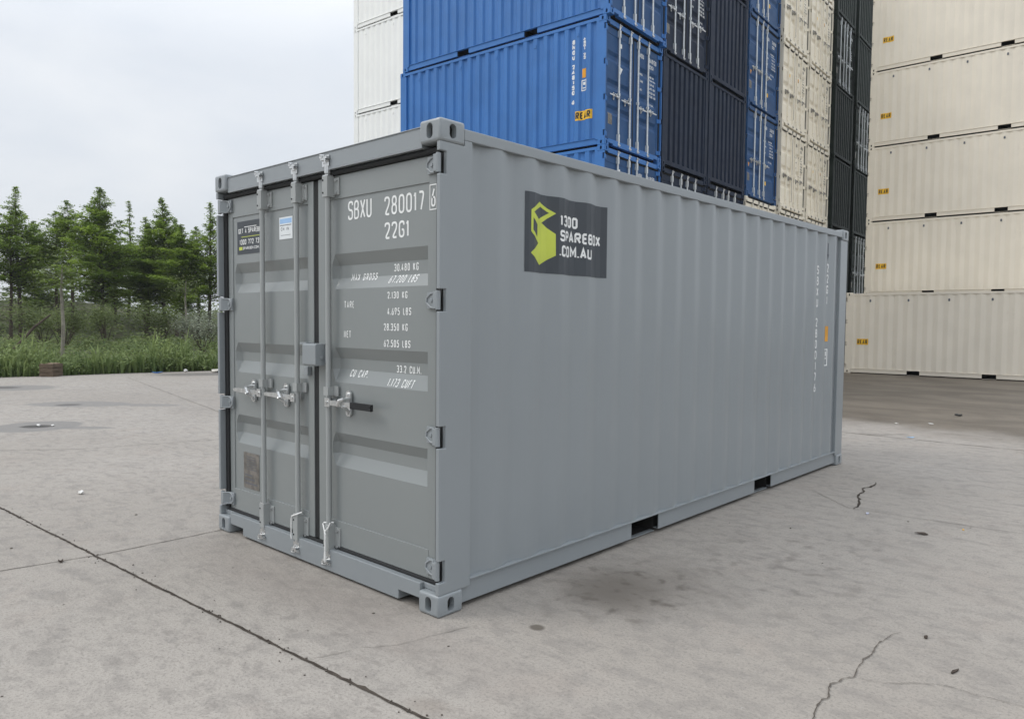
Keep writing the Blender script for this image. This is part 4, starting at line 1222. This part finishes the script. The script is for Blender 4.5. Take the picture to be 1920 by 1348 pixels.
# tall weeds along the yard's edge
def edge_x(y): return -19.95+.16*(y-2.66)
rr = random.Random(31); qs = []; ts = []
for i in range(5600):
    y = rr.uniform(-5, 24); dd = abs(rr.gauss(0, 1.5)); x = edge_x(y)-.02-dd+rr.gauss(0, .05)
    clump = .5+.5*math.sin(y*2.3+math.sin(x*3)*1.2)*math.sin(y*.9+x)
    patch = .5+.5*math.sin(y*1.13+.6)*math.sin(y*.47+x*.8+2)
    if rr.random() > .35+.65*patch and dd < 1.2: continue
    hh = rr.uniform(.18, .60)+1.0*clump*patch*rr.random()+(.5 if rr.random() < .04 else 0)
    tn = min(1, max(0, .10+.55*clump*patch+rr.gauss(0, .2)))
    base = Vector((x, y, -.06))
    for b in range(rr.randint(2, 4)):
        a = rr.uniform(0, 2*PI); lean = rr.uniform(.1, .75); l = hh*rr.uniform(.6, 1.2); w = rr.uniform(.010, .034)
        d = Vector((math.cos(a), math.sin(a), 0)); s_ = Vector((-d.y, d.x, 0))
        p1 = base+d*lean*l*.35+Vector((0, 0, l*.6)); p2 = base+d*lean*l*.95+Vector((0, 0, l*(.98-lean*.5)))
        qs.append([tuple(base-s_*w*.6), tuple(base+s_*w*.6), tuple(p1+s_*w), tuple(p1-s_*w)]); ts.append(tn*.8)
        qs.append([tuple(p1-s_*w), tuple(p1+s_*w), tuple(p2)]); ts.append(min(1, tn+.12))
    if rr.random() < .35:
        for q in range(9):
            p = base+Vector((rr.gauss(0, .12), rr.gauss(0, .12), hh*rr.uniform(.35, 1.0))); qs.append(leafquad(p, rr, .11, .1, 0, .45)); ts.append(min(1, max(0, tn+rr.gauss(.1, .15))))
o = obj('weeds', leafmesh('weeds', qs, ts), [REED]); o['kind'] = 'stuff'
# bushes and undergrowth between the weeds and the trees, and on the bank
rr = random.Random(41); qs = []; ts = []
for i in range(300):
    t = rr.random(); d = 1.6+t*25; y = rr.uniform(-6, 34); x = edge_x(y)-d
    r_ = rr.uniform(.6, 1.5); hh = rr.uniform(.35, .85)+.25*t*rr.random(); tn = rr.uniform(.05, .85)
    for q in range(int(150*r_)):
        a = rr.uniform(0, 2*PI); u = rr.random()**.5; zz = rr.random()
        p = Vector((x+math.cos(a)*u*r_, y+math.sin(a)*u*r_*1.2, -.06+hh*zz*(1.25-u*.75)))
        qs.append(leafquad(p, rr, .13+.08*t, .1, -.15, .5)); ts.append(min(1, max(0, tn+rr.gauss(0, .18))))
o = obj('undergrowth', leafmesh('undergrowth', qs, ts), [DRY]); o['kind'] = 'stuff'
rr = random.Random(43); qs = []; ts = []
for i in range(420):
    y = rr.uniform(-22, 66); u = rr.random(); q_ = -u*16
    zb = (0 if u < .02 else 2.5*min(1, u*1.5))*(.85+.25*math.sin(y*.11)+.12*math.sin(y*.37+1))
    x = -58+.16*(y-2.66)+q_; r_ = rr.uniform(.9, 2.0); tn = rr.uniform(0, .8)
    for q in range(70):
        p = Vector((x+rr.gauss(0, r_*.5), y+rr.gauss(0, r_*.7), zb+abs(rr.gauss(0, .55))))
        qs.append(leafquad(p, rr, .36, .35)); ts.append(min(1, max(0, tn+rr.gauss(0, .15))))
o = obj('bank_undergrowth', leafmesh('bank_undergrowth', qs, ts), [LEAF2]); o['kind'] = 'stuff'

# ------------------------------------------------------------------ moist air that pales the far trees
hz_m = bpy.data.materials.new('moist_air'); hz_m.use_nodes = True
t_ = hz_m.node_tree; t_.nodes.clear()
o_ = t_.nodes.new('ShaderNodeOutputMaterial'); v_ = t_.nodes.new('ShaderNodeVolumePrincipled')
v_.inputs['Color'].default_value = (.93, .95, .97, 1); v_.inputs['Density'].default_value = .00045
t_.links.new(v_.outputs[0], o_.inputs['Volume'])
mb = MB(); mb.box((-720, -720, -1.4), (720, 920, 18))
hz = obj('haze', mb.mesh('haze'), [hz_m]); hz['kind'] = 'stuff'
